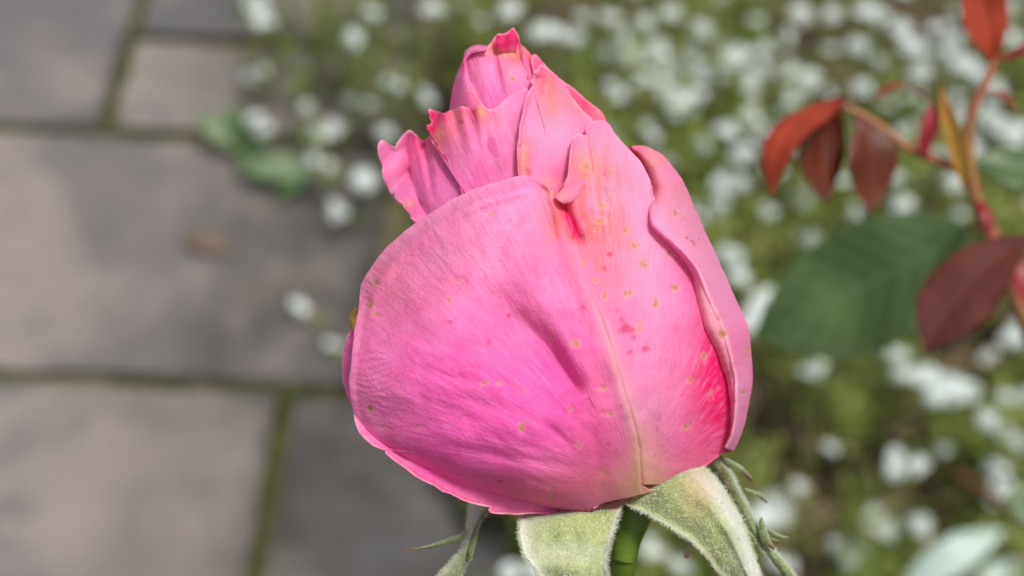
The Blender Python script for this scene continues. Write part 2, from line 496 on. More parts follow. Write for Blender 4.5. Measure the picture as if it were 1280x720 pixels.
def pig1(x, y, U, V):
    dm, sm, pm = polydist(x, y, MID)
    mid = np.exp(-(dm / 9) ** 2) * sstep(0, .3, pm)
    pale = 1.1 * gs(x, y, 778, 230, 52, 90, -20) + .6 * gs(x, y, 800, 330, 50, 120, -8) + .5 * mid + .45 * gs(x, y, 815, 500, 60, 70) + .55 * gs(x, y, 600, 290, 120, 60, -30) + .2 * gs(x, y, 480, 470, 40, 80)
    yel = gs(x, y, 806, 612, 40, 26) + .55 * gs(x, y, 806, 575, 24, 45) + .35 * mid * sstep(.2, .5, pm) + .55 * gs(x, y, 690, 240, 14, 10) + .35 * gs(x, y, 735, 205, 14, 20)
    peach = .9 * gs(x, y, 740, 250, 40, 75, -15) + .6 * gs(x, y, 695, 270, 20, 40) + .4 * gs(x, y, 745, 330, 30, 60, -15) + .25 * sstep(.9, 1, V) * sstep(560, 620, y) \
        + .5 * gs(x, y, 725, 605, 80, 24, -8) + .4 * gs(x, y, 850, 590, 40, 18, -30) + .25 * gs(x, y, 480, 350, 40, 40) + .3 * gs(x, y, 742, 470, 16, 40, -20)
    dc, sc, pc = polydist(x, y, CR)
    crim = .8 * np.exp(-(dc / 7) ** 2) * sstep(1, .6, pc) + .85 * gs(x, y, 908, 460, 48, 125, 8) + .25 * gs(x, y, 745, 540, 34, 50, -20)  # the broad term paints in the rolled petal's translucent pink shadow
    thin = np.exp(-(dm / 1.5) ** 2) * sstep(.35, .6, pm)
    l2, _, p2 = polydist(x, y, [(690, 330), (703, 350), (716, 388), (727, 405), (738, 425)])
    l3, _, p3 = polydist(x, y, [(826, 512), (821, 540), (819, 572)])
    red = spots(x, y, RED1) * .9 + .32 * thin + .3 * np.exp(-(l2 / 1.4) ** 2) + .35 * np.exp(-(l3 / 2.5) ** 2) * sstep(0, .2, p3) + .5 * np.exp(-(dc / 2.5) ** 2) * sstep(.95, .6, pc)
    mag = 1.0 * gs(x, y, 590, 490, 130, 80, 15) + .7 * gs(x, y, 700, 480, 60, 80, 40) + .6 * gs(x, y, 560, 580, 90, 40, 20)
    return dict(pale=pale, yel=yel, peach=peach, crim=crim, red=red, mag=mag, tan=spots(x, y, TAN1),
                edge=.5 * sstep(.965, .99, V) * sstep(650, 560, x) * sstep(600, 540, y))
petal('petal', BASE, OUT1, z1, pig1, 720, 300, .35, 11, roll=5, rollw=.03, dens=1.15)

# ---- rolled petal on the right
INN = [(790, 185), (800, 199), (811, 218), (816, 240), (812, 262), (815, 281), (830, 297), (850, 318), (866, 343), (872, 372), (883, 410), (897, 440), (911, 480), (916, 520), (913, 545), (906, 560)]
OUTR = [(791, 183), (808, 184), (830, 196), (850, 222), (868, 262), (888, 306), (903, 340), (921, 380), (935, 412), (938, 440), (940, 470), (936, 500), (928, 538), (916, 563)]
def rolled():
    n, m = 260, 130
    a = resample(INN, n, .3, True, 21); b = resample(OUTR, n, .4, True, 22)
    sx = np.linspace(0, 1.75, m)[None]; t = np.linspace(0, 1, n)[:, None]
    k = np.minimum(sx, 1); over = np.maximum(sx - 1, 0)
    x = a[:, None, 0] * (1 - k) + b[:, None, 0] * k - 150 * over ** 1.6
    y = a[:, None, 1] * (1 - k) + b[:, None, 1] * k + 10 * over
    ax, ay = a[:, 0], a[:, 1]
    lift = np.interp(ay, [184, 215, 240, 262, 285, 330, 400, 480, 540, 560], [-26, -24, -12, 8, 20, 27, 30, 30, 24, 16])
    z0 = (E(ax, ay) + 12 + lift - 16 * sstep(770, 830, ax) * sstep(300, 200, ay))[:, None]
    z1e = np.interp(t, [0, .1, .3, 1], [-14, -20, -22, -10])
    bul = np.interp(t, [0, .2, .5, .8, 1], [8, 16, 7, 5, 3])
    z = z0 * (1 - k ** 1.5) + z1e * k ** 1.5 + bul * np.sin(np.pi * k) - 190 * over
    # lip along the inner edge turned down, leaving a fold line
    lipw = np.interp(t, [0, .30, .42, .6, .8, 1], [0.02, .05, .22, .42, .34, .1])
    la = np.interp(t, [0, .25, .42, .7, 1], [2, 8, 22, 30, 10])
    z -= la * np.clip(1 - sx / lipw, 0, 1) ** 1.5 * (sx < lipw)
    z += 7 * np.exp(-((sx - lipw) / .06) ** 2) * sstep(.3, .45, t)
    # pinch where it leaves the crease
    z -= 12 * np.exp(-((y - 243) / 18) ** 2) * np.exp(-(sx / .3) ** 2)
    z += 2.5 * vnoise(x, y, 34, 31) + 1.2 * vnoise(x, y, 14, 32) + 3.5 * sstep(.5, 1, k) * np.sin(t * 31 + 2 * vnoise(x, y, 40, 33))
    U = np.broadcast_to(t, x.shape); V = np.broadcast_to(sx / 1.75, x.shape)
    def pig(x, y, U, V):
        s = V * 1.75
        return dict(pale=1.0 * gs(x, y, 842, 275, 30, 60, -25) + .5 * gs(x, y, 900, 360, 20, 50, -25) + .3 + .35 * gs(x, y, 920, 520, 14, 40) + .3 * (s < lipw) * sstep(300, 350, y),  # pale also paints the highlight where the roll faces up
                    yel=.35 * gs(x, y, 815, 200, 10, 14, -30) + .32 * (s < lipw) * sstep(330, 370, y) * sstep(500, 440, y),
                    peach=.6 * gs(x, y, 806, 196, 22, 18) + .5 * gs(x, y, 818, 236, 12, 22) + .3 * gs(x, y, 850, 260, 20, 50, -25),
                    crim=.35 * gs(x, y, 806, 212, 8, 30, -25), mag=.15 * gs(x, y, 910, 430, 40, 90),
                    tan=spots(x, y, [(934, 436, 9), (842, 268, 7), (935, 446, 6), (903, 418, 9), (897, 400, 7), (928, 490, 5)]),
                    red=spots(x, y, [(862, 302, 4), (866, 306, 4), (872, 300, 3), (858, 298, 3)]),
                    edge=.8 * np.exp(-((s) / .03) ** 2) + 1.0 * np.exp(-((s - lipw) / .05) ** 2) * sstep(320, 360, y))
    sheet('petal', x, y, z, U, 1 - V * .98, lambda x, y, U, V: pig(x, y, U, (1 - V) / .98), edge_w=.004, thick=1.4)
rolled()

# ---- small twisted fold at the crumpled centre
def small_fold():
    n, m = 60, 30
    a = resample([(694, 245), (703, 237), (713, 229), (723, 222), (734, 213)], n, .4, True, 8); b = resample([(704, 255), (715, 252), (725, 243), (731, 231), (736, 216)], n)
    k = np.linspace(0, 1, m)[None]
    x = a[:, None, 0] * (1 - k) + b[:, None, 0] * k; y = a[:, None, 1] * (1 - k) + b[:, None, 1] * k
    z = E(x, y) + 12 + 4 + 6.5 * np.sin(np.pi * k) ** .8 - 12 * sstep(.7, 1, np.linspace(0, 1, n)[:, None])
    U = np.broadcast_to(np.linspace(0, 1, n)[:, None], x.shape); V = np.broadcast_to(k, x.shape)
    sheet('petal_fold', x, y, z, U * .2, V, lambda x, y, U, V: dict(peach=x * 0 + .3, yel=.3 * gs(x, y, 705, 246, 8), pale=x * 0 + .5), edge_w=.05)
small_fold()

# ---- upper petals
def zsh(off, amp=2.5, seed=0, k=1.0, tuck=48):
    def f(x, y, U, V):
        return E(x, y) * k + off - tuck * sstep(262, 335, y) + amp * vnoise(x, y, 30, 40 + seed) + .8 * vnoise(x, y, 12, 41 + seed) + .3 * vnoise(x, y, 6, 42 + seed)
    return f

# centre front, the smooth panel
OUT6 = [(640, 300), (646, 240), (650, 222), (648, 200), (648, 182), (650, 165), (653, 148), (657, 130), (661, 114), (667, 106), (664, 100), (669, 97), (668, 89), (673, 88), (676, 81), (681, 83), (688, 89), (697, 97), (706, 108), (714, 119), (722, 129), (731, 139),
        (740, 147), (750, 165), (770, 230), (780, 300)]
def z6(x, y, U, V):
    z = zsh(-8, 2.0, 6)(x, y, U, V)
    z += gs(x, y, 684, 96, 22, 22) * (7 * vnoise(x, y, 11, 401) + 4 * vnoise(x, y, 5.5, 402)) + gs(x, y, 662, 205, 12, 30) * 4 * vnoise(x, y, 9, 403)
    z += 5 * gs(x, y, 690, 100, 8, 30, 20) - 4 * gs(x, y, 672, 105, 5, 24, 10) + 5 * gs(x, y, 690, 180, 30, 40) - 5 * gs(x, y, 700, 225, 20, 12)
    z += 8 * sstep(.975, 1, V) * sstep(110, 130, y) * sstep(690, 670, x)
    z -= 10 * sstep(.94, 1, V) * sstep(690, 720, x)
    return z
petal('petal', BASE, OUT6, z6, lambda x, y, U, V: dict(
    pale=.75 * gs(x, y, 690, 160, 50, 45) + .2, peach=.6 * gs(x, y, 686, 102, 20, 26, -20) + .4 * gs(x, y, 690, 135, 20, 20) + .6 * gs(x, y, 656, 200, 10, 26) + .35 * gs(x, y, 725, 135, 14, 14),
    yel=.2 * gs(x, y, 690, 120, 14, 22, -15) + .5 * gs(x, y, 654, 200, 6, 24) + .5 * gs(x, y, 684, 228, 12, 8) + .5 * gs(x, y, 724, 130, 12, 5, 45),
    crim=.4 * gs(x, y, 678, 84, 10, 12) + .25 * gs(x, y, 700, 222, 14, 18), red=spots(x, y, [(648, 182, 4), (680, 232, 8), (687, 236, 6), (694, 160, 3)]), mag=x * 0),
    260, 170, .4, 61, roll=4, rollw=.02, dens=2.2)

# behind it on the right, the thin sliver of the next petal
OUT7 = [(690, 260), (668, 90), (664, 72), (668, 68), (678, 78), (688, 89), (698, 97), (707, 103), (716, 109), (730, 121), (745, 133), (753, 142), (757, 150), (762, 160), (790, 240), (830, 330)]
petal('petal', BASE, OUT7, zsh(-24, 2, 7), lambda x, y, U, V: dict(crim=.55 * gs(x, y, 728, 132, 14, 30, -45) + .4 * gs(x, y, 675, 80, 10), pale=.5 * gs(x, y, 702, 102, 14, 8, 40), peach=.4 * gs(x, y, 740, 140, 20) + .3, yel=.3 * gs(x, y, 748, 138, 10)),
      220, 120, .4, 71, roll=3, rollw=.02, dens=2.2)

# left middle petal with a frayed crimson corner
OUT3 = [(690, 340), (668, 260), (664, 225), (664, 160), (664, 108), (655, 112), (643, 117), (632, 124), (624, 132), (616, 136), (608, 134), (601, 131), (596, 132), (590, 137), (583, 134), (577, 133), (571, 136), (564, 138), (556, 142),
        (549, 141), (542, 140), (536, 138), (536, 142), (540, 150), (538, 155), (533, 157), (535, 160), (538, 166), (540, 175), (547, 182), (556, 192), (564, 204), (570, 218), (576, 236), (582, 256), (590, 290), (620, 350)]
def z3(x, y, U, V):
    z = zsh(-22, 3, 3)(x, y, U, V) + 14 * sstep(640, 540, x) * sstep(230, 160, y)
    for cx, a, wd in ((553, 4, 6), (566, -5, 5), (578, 6, 6), (588, -6, 4), (600, 7, 7), (615, -3, 6)):
        z += a * np.exp(-((x - cx - (y - 140) * .25) / wd) ** 2) * sstep(200, 140, y)
    z += 4 * gs(x, y, 625, 170, 16, 50, -20) - 5 * gs(x, y, 606, 160, 6, 50, -14)
    return z
petal('petal', BASE, OUT3, z3, lambda x, y, U, V: dict(
    crim=.7 * gs(x, y, 543, 158, 12, 26) + .35 * sstep(.965, 1, V) * sstep(620, 600, x) + .45 * gs(x, y, 592, 142, 5, 14), yel=.55 * gs(x, y, 549, 168, 7, 12, 20) + .5 * gs(x, y, 570, 142, 6, 9) + .6 * gs(x, y, 602, 140, 8, 8),
    peach=.7 * gs(x, y, 560, 160, 20, 26) + .55 * gs(x, y, 600, 145, 22, 12), pale=.5 * gs(x, y, 622, 150, 22, 46) + .25 * gs(x, y, 575, 190, 12, 30, -20), mag=.5 * gs(x, y, 590, 225, 40, 24), red=spots(x, y, [(578, 152, 5)])),
    380, 170, .45, 81, roll=2, rollw=.03, dens=2.4)

# far left petal, ruffled, its margin folded outwards
OUT5 = [(640, 420), (560, 330), (530, 290), (522, 277), (515, 272), (511, 266), (508, 258), (502, 251), (495, 246), (488, 238), (482, 226), (478, 214), (479, 206), (475, 197), (473, 186), (474, 179), (478, 176), (483, 179), (490, 183), (495, 184),
        (499, 178), (504, 171), (511, 165), (516, 168), (522, 171), (526, 176), (531, 175), (537, 170), (546, 172), (570, 180), (600, 200), (650, 260)]
FOLD = [(512, 166), (509, 188), (512, 214), (520, 240), (533, 268)]
def z5(x, y, U, V):
    z = zsh(-31, 2.5, 5)(x, y, U, V)
    d, s, p = polydist(x, y, FOLD)
    left = s > 0
    z += np.where(left, .75 * np.minimum(d, 45) - 4, 0) * sstep(310, 275, y)
    z -= 7 * np.exp(-(d / 5) ** 2)
    for cx, a, wd in ((522, 6, 4.5), (529, -6, 3.5), (538, 6, 7), (553, -3, 8)):
        z += a * np.exp(-((x - cx - (y - 180) * .18) / wd) ** 2) * sstep(262, 190, y)
    z += np.where(left, 2.5 * np.sin(y * .16 + x * .1), 0)
    return z
petal('petal', (780, 600), OUT5, z5, lambda x, y, U, V: dict(
    mag=.4 * gs(x, y, 545, 230, 40, 50), crim=.35 * gs(x, y, 528, 180, 16, 16) + .3 * gs(x, y, 512, 200, 4, 30), pale=.3 * gs(x, y, 490, 215, 18, 50), yel=.5 * gs(x, y, 512, 254, 8, 5) + .2 * gs(x, y, 545, 185, 8, 10),
    red=spots(x, y, [(508, 255, 4), (519, 254, 3)]), tan=spots(x, y, [(513, 255, 7), (546, 184, 6)])), 360, 190, .4, 91, roll=2, rollw=.02, dens=2.4)

# the bud tip: wrapped left petal, middle petal with a crimson curl
OUT4M = [(640, 330), (574, 180), (576, 120), (578, 90), (582, 72), (588, 66), (598, 65), (607, 65), (610, 58), (615, 51), (619, 45), (623, 42), (629, 42), (634, 40), (638, 37), (641, 34), (644, 38), (646, 44), (647, 50), (652, 56), (659, 62), (666, 72),
         (675, 86), (680, 100), (690, 160), (700, 300)]
def z4m(x, y, U, V):
    z = zsh(-34, 1.6, 8)(x, y, U, V)
    z += 6 * gs(x, y, 642, 100, 16, 30) - 6 * gs(x, y, 622, 88, 4, 28, -12) + 5 * gs(x, y, 604, 95, 12, 30) - 6 * gs(x, y, 622, 62, 5, 8) - 5 * gs(x, y, 650, 72, 4, 14, -30) + 5 * gs(x, y, 660, 80, 5, 12, -20)
    z += 12 * sstep(70, 40, y) + gs(x, y, 652, 72, 16, 22) * (5 * vnoise(x, y, 9, 405) + 3 * vnoise(x, y, 5, 406))
    return z
petal('petal', BASE, OUT4M, z4m, lambda x, y, U, V: dict(
    crim=.75 * gs(x, y, 633, 50, 15, 13) + .6 * gs(x, y, 668, 82, 8, 16, -30) + .3 * gs(x, y, 622, 80, 3, 24, -10), yel=.7 * gs(x, y, 634, 66, 16, 5) + .3 * gs(x, y, 612, 62, 8, 8), peach=.9 * gs(x, y, 648, 68, 18, 14, -30) + .6 * gs(x, y, 614, 58, 10, 10),
    pale=.55 * gs(x, y, 645, 92, 24, 24) + .4 * gs(x, y, 598, 80, 14, 20), mag=.6 * gs(x, y, 615, 125, 26, 26), tan=spots(x, y, [(640, 99, 6)])), 300, 150, .4, 101, roll=2, rollw=.015, dens=2.6)

def tip_curl():     # the crimson tip folded forward over the bud
    n, m = 60, 30
    a = resample([(620, 44), (620, 52), (621, 60), (624, 67)], n); b = resample([(646, 44), (646, 52), (646, 60), (645, 68)], n)
    k = np.linspace(0, 1, m)[None]; t = np.linspace(0, 1, n)[:, None]
    x = a[:, None, 0] * (1 - k) + b[:, None, 0] * k; y = a[:, None, 1] * (1 - k) + b[:, None, 1] * k - 8 * (1 - t) * np.exp(-((k - .78) / .16) ** 2)
    z = E(x, y) - 34 + 12 * sstep(70, 40, y) + 13 * np.cos(t * np.pi / 2) ** .8 - 1.5 * sstep(.8, 1, t) + (3 * np.sin(k * 12) + 3 * vnoise(x, y, 7, 404)) * (1 - t)
    U = np.broadcast_to(k, x.shape); V = np.broadcast_to(t, x.shape)
    sheet('petal_tip', x, y, z, U * .3, V, lambda x, y, U, V: dict(crim=.72 - .65 * sstep(.5, 1, V), yel=.6 * sstep(.75, 1, V), peach=.7 * sstep(.5, .8, V)), edge_w=0)
tip_curl()

OUT4L = [(620, 300), (618, 180), (610, 140), (603, 129), (597, 119), (591, 107), (587, 96), (584, 84), (583, 76), (585, 71), (590, 67), (597, 65), (604, 64), (608, 63), (605, 59), (599, 56), (593, 56), (588, 59), (583, 62), (581, 66), (579, 73), (575, 84),
         (570, 96), (565, 112), (562, 126), (561, 142), (558, 170), (575, 260)]
def wrapl():
    n, m = 200, 60
    inner = resample([(608, 63), (597, 65), (588, 68), (583, 76), (584, 86), (588, 100), (594, 113), (602, 128), (610, 140), (625, 185), (650, 260)], n, .3, True, 5)
    outer = resample([(606, 61), (600, 56), (593, 56), (586, 60), (581, 66), (576, 80), (570, 96), (565, 112), (562, 128), (560, 150), (568, 210), (590, 280)], n, .3, True, 6)
    k = np.linspace(0, 1.8, m)[None]; t = np.linspace(0, 1, n)[:, None]
    kk = np.minimum(k, 1); ov = np.maximum(k - 1, 0)
    x = inner[:, None, 0] * (1 - kk) + outer[:, None, 0] * kk + 60 * ov ** 1.5
    y = inner[:, None, 1] * (1 - kk) + outer[:, None, 1] * kk + 4 * ov
    z = (E(inner[:, 0], inner[:, 1])[:, None] - 24) * (1 - kk ** 1.6) - 30 * kk ** 1.6 + 10 * np.sin(np.pi * kk) - 80 * ov + 4 * np.exp(-(k / .12) ** 2) + vnoise(x, y, 14, 77)
    U = np.broadcast_to(t, x.shape); V = np.broadcast_to(1 - k / 1.8, x.shape)
    sheet('petal', x, y, z, U, V, lambda x, y, U, V: dict(mag=.3 + 0 * x, pale=.5 * gs(x, y, 592, 62, 16, 6), edge=.8 * np.exp(-((1 - V) / .05) ** 2), peach=.4 * gs(x, y, 598, 125, 14, 12), tan=spots(x, y, [(587, 111, 5)]) * .8), edge_w=.01)
wrapl()

# slivers and the closed back of the flower
OUT8 = [(640, 560), (540, 560), (470, 530), (443, 508), (434, 494), (429, 476), (427, 456), (429, 438), (433, 422), (438, 410), (446, 395), (500, 330), (600, 300)]
petal('petal', BASE, OUT8, lambda x, y, U, V: zsh(-14, 2, 9, tuck=0)(x, y, U, V) - 45 * sstep(452, 500, x), lambda x, y, U, V: dict(mag=.5 + 0 * x), 200, 70, .4, 111, roll=4, rollw=.02)
def dry_bit():
    n, m = 40, 12
    a = resample([(446, 384), (441, 387), (438, 393), (437, 401), (439, 410)], n, .4, True, 3); b = resample([(452, 388), (449, 394), (447, 400), (446, 406), (443, 413)], n)
    k = np.linspace(0, 1, m)[None]
    x = a[:, None, 0] * (1 - k) + b[:, None, 0] * k; y = a[:, None, 1] * (1 - k) + b[:, None, 1] * k
    z = E(x, y) - 2 + 5 * np.sin(np.pi * k)
    sheet('dried_edge', x, y, z, np.broadcast_to(np.linspace(0, 1, n)[:, None], x.shape), np.broadcast_to(k, x.shape), mat=M_DRY, edge_w=0)
dry_bit()
def back_petal(side, zoff, seed):
    outline = [(780, 560)]
    ys = np.linspace(560, 90, 14)
    c, ww = np.interp(ys, _ey, _ec), np.interp(ys, _ey, _ew)
    e1 = list(zip(c - ww * np.interp(ys, [300, 380], [.74, .92]) * (1 if side <= 0 else .35), ys)); e2 = list(zip(c + ww * np.interp(ys, [300, 380], [.74, .92]) * (1 if side >= 0 else .35), ys))
    outline += e2[:-1] + e1[::-1]
    petal('petal', BASE, outline, lambda x, y, U, V: -E(x, y) * .95 + zoff + 4 * vnoise(x, y, 60, seed), lambda x, y, U, V: dict(mag=.4 + 0 * x), 200, 60, .6, seed, roll=-5)
back_petal(0, 2, 121); back_petal(-1, -14, 122); back_petal(1, -26, 123)

# ---- sepals
def strip(name, cl, zf, pig, mat, parent, n=120, m=40, seed=0, thick=3.0, edge=0):
    """a ribbon between two edge curves given as (left, right)"""
    a = resample(cl[0], n, .5, True, seed); b = resample(cl[1], n, .5, True, seed + 1)
    k = np.linspace(0, 1, m)[None]; t = np.linspace(0, 1, n)[:, None]
    x = a[:, None, 0] * (1 - k) + b[:, None, 0] * k; y = a[:, None, 1] * (1 - k) + b[:, None, 1] * k
    K = np.broadcast_to(k, x.shape); T = np.broadcast_to(t, x.shape)
    z = zf(x, y, K, T)
    P = W(x, y, z); N = grid_normals(P)
    flip = np.sum(N * (CAM - P), axis=2).mean() < 0
    if flip: N = -N
    Q = P - N * thick * PX
    fa = grid_faces(n, m); fb = grid_faces(n, m, n * m)
    if flip: fa = fa[:, ::-1]
    else: fb = fb[:, ::-1]
    idx = np.arange(n * m).reshape(n, m); fr = []
    for r in (idx[:, -1], idx[:, 0], idx[0, :], idx[-1, :]):
        fr.append(np.stack([r[:-1], r[1:], r[1:] + n * m, r[:-1] + n * m], 1))
    pa = np.zeros((n, m, 4)); d = pig(x, y, K, T)
    for q, i in (('felt', 0), ('pink', 1), ('red', 2)):
        if q in d: pa[..., i] = np.clip(d[q], 0, 1)
    pa = pa.reshape(-1, 4); uv = np.stack([K.ravel(), T.ravel()], 1)
    o = mesh(name, np.concatenate([P.reshape(-1, 3), Q.reshape(-1, 3)]), [fa, fb] + fr, mat, parent, True, {'pig_a': np.concatenate([pa, pa])}, np.concatenate([uv, uv]))
    return o, P, N

def fuzz(parent, P, N, count, seed, length=6.0, rim=.4):
    g = np.random.default_rng(seed)
    n, m = P.shape[:2]
    i = g.integers(0, n, count); j = g.integers(0, m, count)
    r = g.random(count) < rim
    j = np.where(r, np.where(g.random(count) < .5, g.integers(0, 2, count), m - 1 - g.integers(0, 2, count)), j)
    p, nn = P[i, j], N[i, j]
    out = np.where(r[:, None], np.where((j < m / 2)[:, None], P[i, 0] - P[i, min(5, m - 1)], P[i, -1] - P[i, -6]), 0)
    out = out / (np.linalg.norm(out, axis=1, keepdims=True) + 1e-9)
    d = nn * .5 + out * .9 + g.normal(0, .45, (count, 3))
    d /= np.linalg.norm(d, axis=1, keepdims=True)
    L = length * PX * g.uniform(.4, 1.1, count)[:, None]
    sdir = np.cross(d, CAM - p); sdir /= np.linalg.norm(sdir, axis=1, keepdims=True)
    wd = .33 * PX
    V = np.stack([p - sdir * wd, p + sdir * wd, p + d * L + nn * L * .1], 1).reshape(-1, 3)
    o = mesh('fuzz', V, np.arange(count * 3).reshape(-1, 3), M_FUZZ, parent, False)
    o['kind'] = 'stuff'

# receptacle and stem
def tube(name, pts, radii, mat, parent, seg=16, loc=None):
    pts = np.asarray(pts, float); radii = np.asarray(radii, float)
    T = np.gradient(pts, axis=0); T /= np.linalg.norm(T, axis=1, keepdims=True)
    up = np.array([.3, .2, .93]) if abs(T[0] @ np.array([.3, .2, .93])) < .9 else np.array([1., 0, 0])
    V = []
    a = np.linspace(0, 2 * math.pi, seg, endpoint=False)
    s = np.cross(T[0], up); s /= np.linalg.norm(s)
    for k in range(len(pts)):
        s = s - T[k] * (s @ T[k]); s /= np.linalg.norm(s)
        b = np.cross(T[k], s)
        V.append(pts[k] + radii[k] * (np.cos(a)[:, None] * s + np.sin(a)[:, None] * b))
    V = np.concatenate(V)
    i, j = np.meshgrid(np.arange(len(pts) - 1), np.arange(seg), indexing='ij')
    f = np.stack([i * seg + j, i * seg + (j + 1) % seg, (i + 1) * seg + (j + 1) % seg, (i + 1) * seg + j], -1).reshape(-1, 4)
    if name is None: return V, f
    return mesh(name, V, f, mat, parent, True, loc=loc)

y_ = np.linspace(612, 700, 16)
hp = W(795 - (y_ - 612) * .18, y_, -6)
tube('hip', hp, np.interp(y_, [612, 630, 655, 680, 700], [30, 29, 23, 17, 14]) * PX, M_STEM, rose, 24)
p0 = W(783.4, 676, -6); p1 = W(770, 760, -10)
ts = np.linspace(0, 1, 40)[:, None]
c1 = p0 + (p1 - p0) * 2.2; c2 = foot + np.array([0, 0, .35])
stem = (1 - ts) ** 3 * p0 + 3 * (1 - ts) ** 2 * ts * c1 + 3 * (1 - ts) * ts ** 2 * c2 + ts ** 3 * foot
tube('stem', stem, np.interp(np.arange(40), [0, 6, 39], [17.5 * PX, 18 * PX, 26 * PX]), M_STEM, rose, 20)

# front sepal, drooping towards the camera and curling at its edges
oA, P, N = strip('sepal', ([(660, 640), (653, 648), (649, 660), (649, 672), (654, 690), (664, 706), (676, 722), (692, 745), (708, 775)], [(777, 622), (775, 640), (770, 657), (765, 675), (760, 692), (759, 710), (760, 726), (752, 752), (716, 778)]),
    lambda x, y, K, T: 60 + 40 * np.sin(np.minimum(T * 2.2, 1.57)) - 55 * sstep(.45, 1, T) - 16 * (np.abs(K - .5) * 2) ** 3 + 14 * np.exp(-(K / .07) ** 2) * sstep(0, .2, T) + 8 * np.exp(-((1 - K) / .05) ** 2) - 40 * sstep(.10, 0, T) + 3 * vnoise(x, y, 16, 5) - 8 * gs(x, y, 712, 690, 30, 20),
    lambda x, y, K, T: dict(felt=.8 * np.exp(-(K / .05) ** 2) + .8 * np.exp(-((1 - K) / .05) ** 2) + .45 * sstep(.35, .0, K) + .4 * gs(x, y, 715, 690, 40, 14) + .35 * sstep(.55, .9, T), red=.5 * np.exp(-((1 - K) / .02) ** 2) * sstep(.6, .8, T)), M_SEPAL, rose, 120, 60, 1)
fuzz(oA, P, N, 3400, 1, 6.0, .55)
# right sepal, reaching down and to the right
oB, P, N = strip('sepal', ([(772, 622), (790, 634), (812, 644), (832, 655), (850, 666), (866, 677), (882, 692), (895, 708), (908, 726), (925, 750), (945, 782)], [(800, 600), (832, 590), (856, 581), (873, 580), (890, 592), (906, 612), (920, 636), (932, 662), (942, 690), (950, 718), (952, 748), (948, 784)]),
    lambda x, y, K, T: 50 + 30 * np.sin(np.minimum(T * 2.4, 1.57)) - 40 * sstep(.5, 1, T) + 16 * np.sin(np.pi * K) + 6 * np.exp(-(K / .06) ** 2) - 30 * sstep(.1, 0, T) - 26 * sstep(.8, 1, K) + 3 * vnoise(x, y, 18, 9) + 7 * np.exp(-((K - .62) / .08) ** 2) * sstep(.3, .5, T),
    lambda x, y, K, T: dict(felt=.85 * np.exp(-((K - .86) / .16) ** 2) * sstep(.15, .4, T) + .6 * np.exp(-(K / .04) ** 2) + .5 * sstep(.5, .9, T) * sstep(.3, .6, K), pink=.3 * gs(x, y, 872, 615, 22, 26) + .5 * np.exp(-(K / .03) ** 2) * sstep(.45, .6, T), red=.5 * np.exp(-(K / .02) ** 2) * sstep(.5, .65, T)), M_SEPAL, rose, 120, 60, 3)
fuzz(oB, P, N, 3800, 2, 5.5, .5)
strip('sepal_lobe', ([(861, 664), (861, 676), (858, 688), (857, 698)], [(866, 667), (866, 678), (862, 690), (860, 699)]), lambda x, y, K, T: 74 - 8 * T + 3 * np.sin(np.pi * K), lambda x, y, K, T: dict(red=.8 * sstep(.5, .9, T)), M_SEPAL_GREEN, oB, 20, 8, 6)

# rear right sepal, narrow and twisted, with thin side lobes
oC, P, N = strip('sepal', ([(882, 576), (890, 590), (902, 612), (914, 630), (924, 645), (938, 666), (950, 684), (962, 700), (975, 716), (996, 740), (1015, 770)], [(898, 570), (910, 580), (919, 592), (926, 608), (934, 626), (944, 645), (952, 660), (962, 676), (976, 694), (992, 716), (1008, 740), (1018, 768)]),
    lambda x, y, K, T: -30 - 14 * T + 9 * np.sin(np.pi * K) + 8 * np.sin(T * 9) * (K - .5) * 2 + 2 * vnoise(x, y, 10, 3),
    lambda x, y, K, T: dict(felt=.5 * np.exp(-((K - .9) / .12) ** 2) + .5 * sstep(.06, 0, T), pink=.3 * np.exp(-((K - .45) / .15) ** 2) * sstep(.5, .1, T)), M_SEPAL_GREEN, rose, 120, 24, 8)
fuzz(oC, P, N, 900, 3, 4.5, .6)
for L, R, zz, rd in [([(899, 571), (912, 583), (926, 591), (940, 602)], [(906, 570), (918, 577), (930, 585), (941, 599)], -22, .8), ([(930, 613), (940, 618), (950, 623), (959, 629)], [(932, 610), (942, 613), (952, 618), (960, 626)], -26, .3),
                     ([(949, 650), (948, 662), (953, 676), (968, 688)], [(953, 648), (958, 658), (962, 672), (970, 687)], -20, .8), ([(960, 664), (968, 669), (976, 673), (984, 675)], [(961, 661), (969, 665), (978, 669), (986, 673)], -32, .4), ([(964, 675), (970, 676), (974, 677)], [(964, 673), (970, 674), (975, 676)], -36, .3)]:
    strip('sepal_lobe', (L, R), lambda x, y, K, T: zz + 3 * np.sin(np.pi * K), lambda x, y, K, T: dict(red=rd * sstep(.45, 1, T), felt=.3 * np.exp(-((1 - K) / .2) ** 2)), M_SEPAL_GREEN, oC, 24, 8, 9, 1.6)

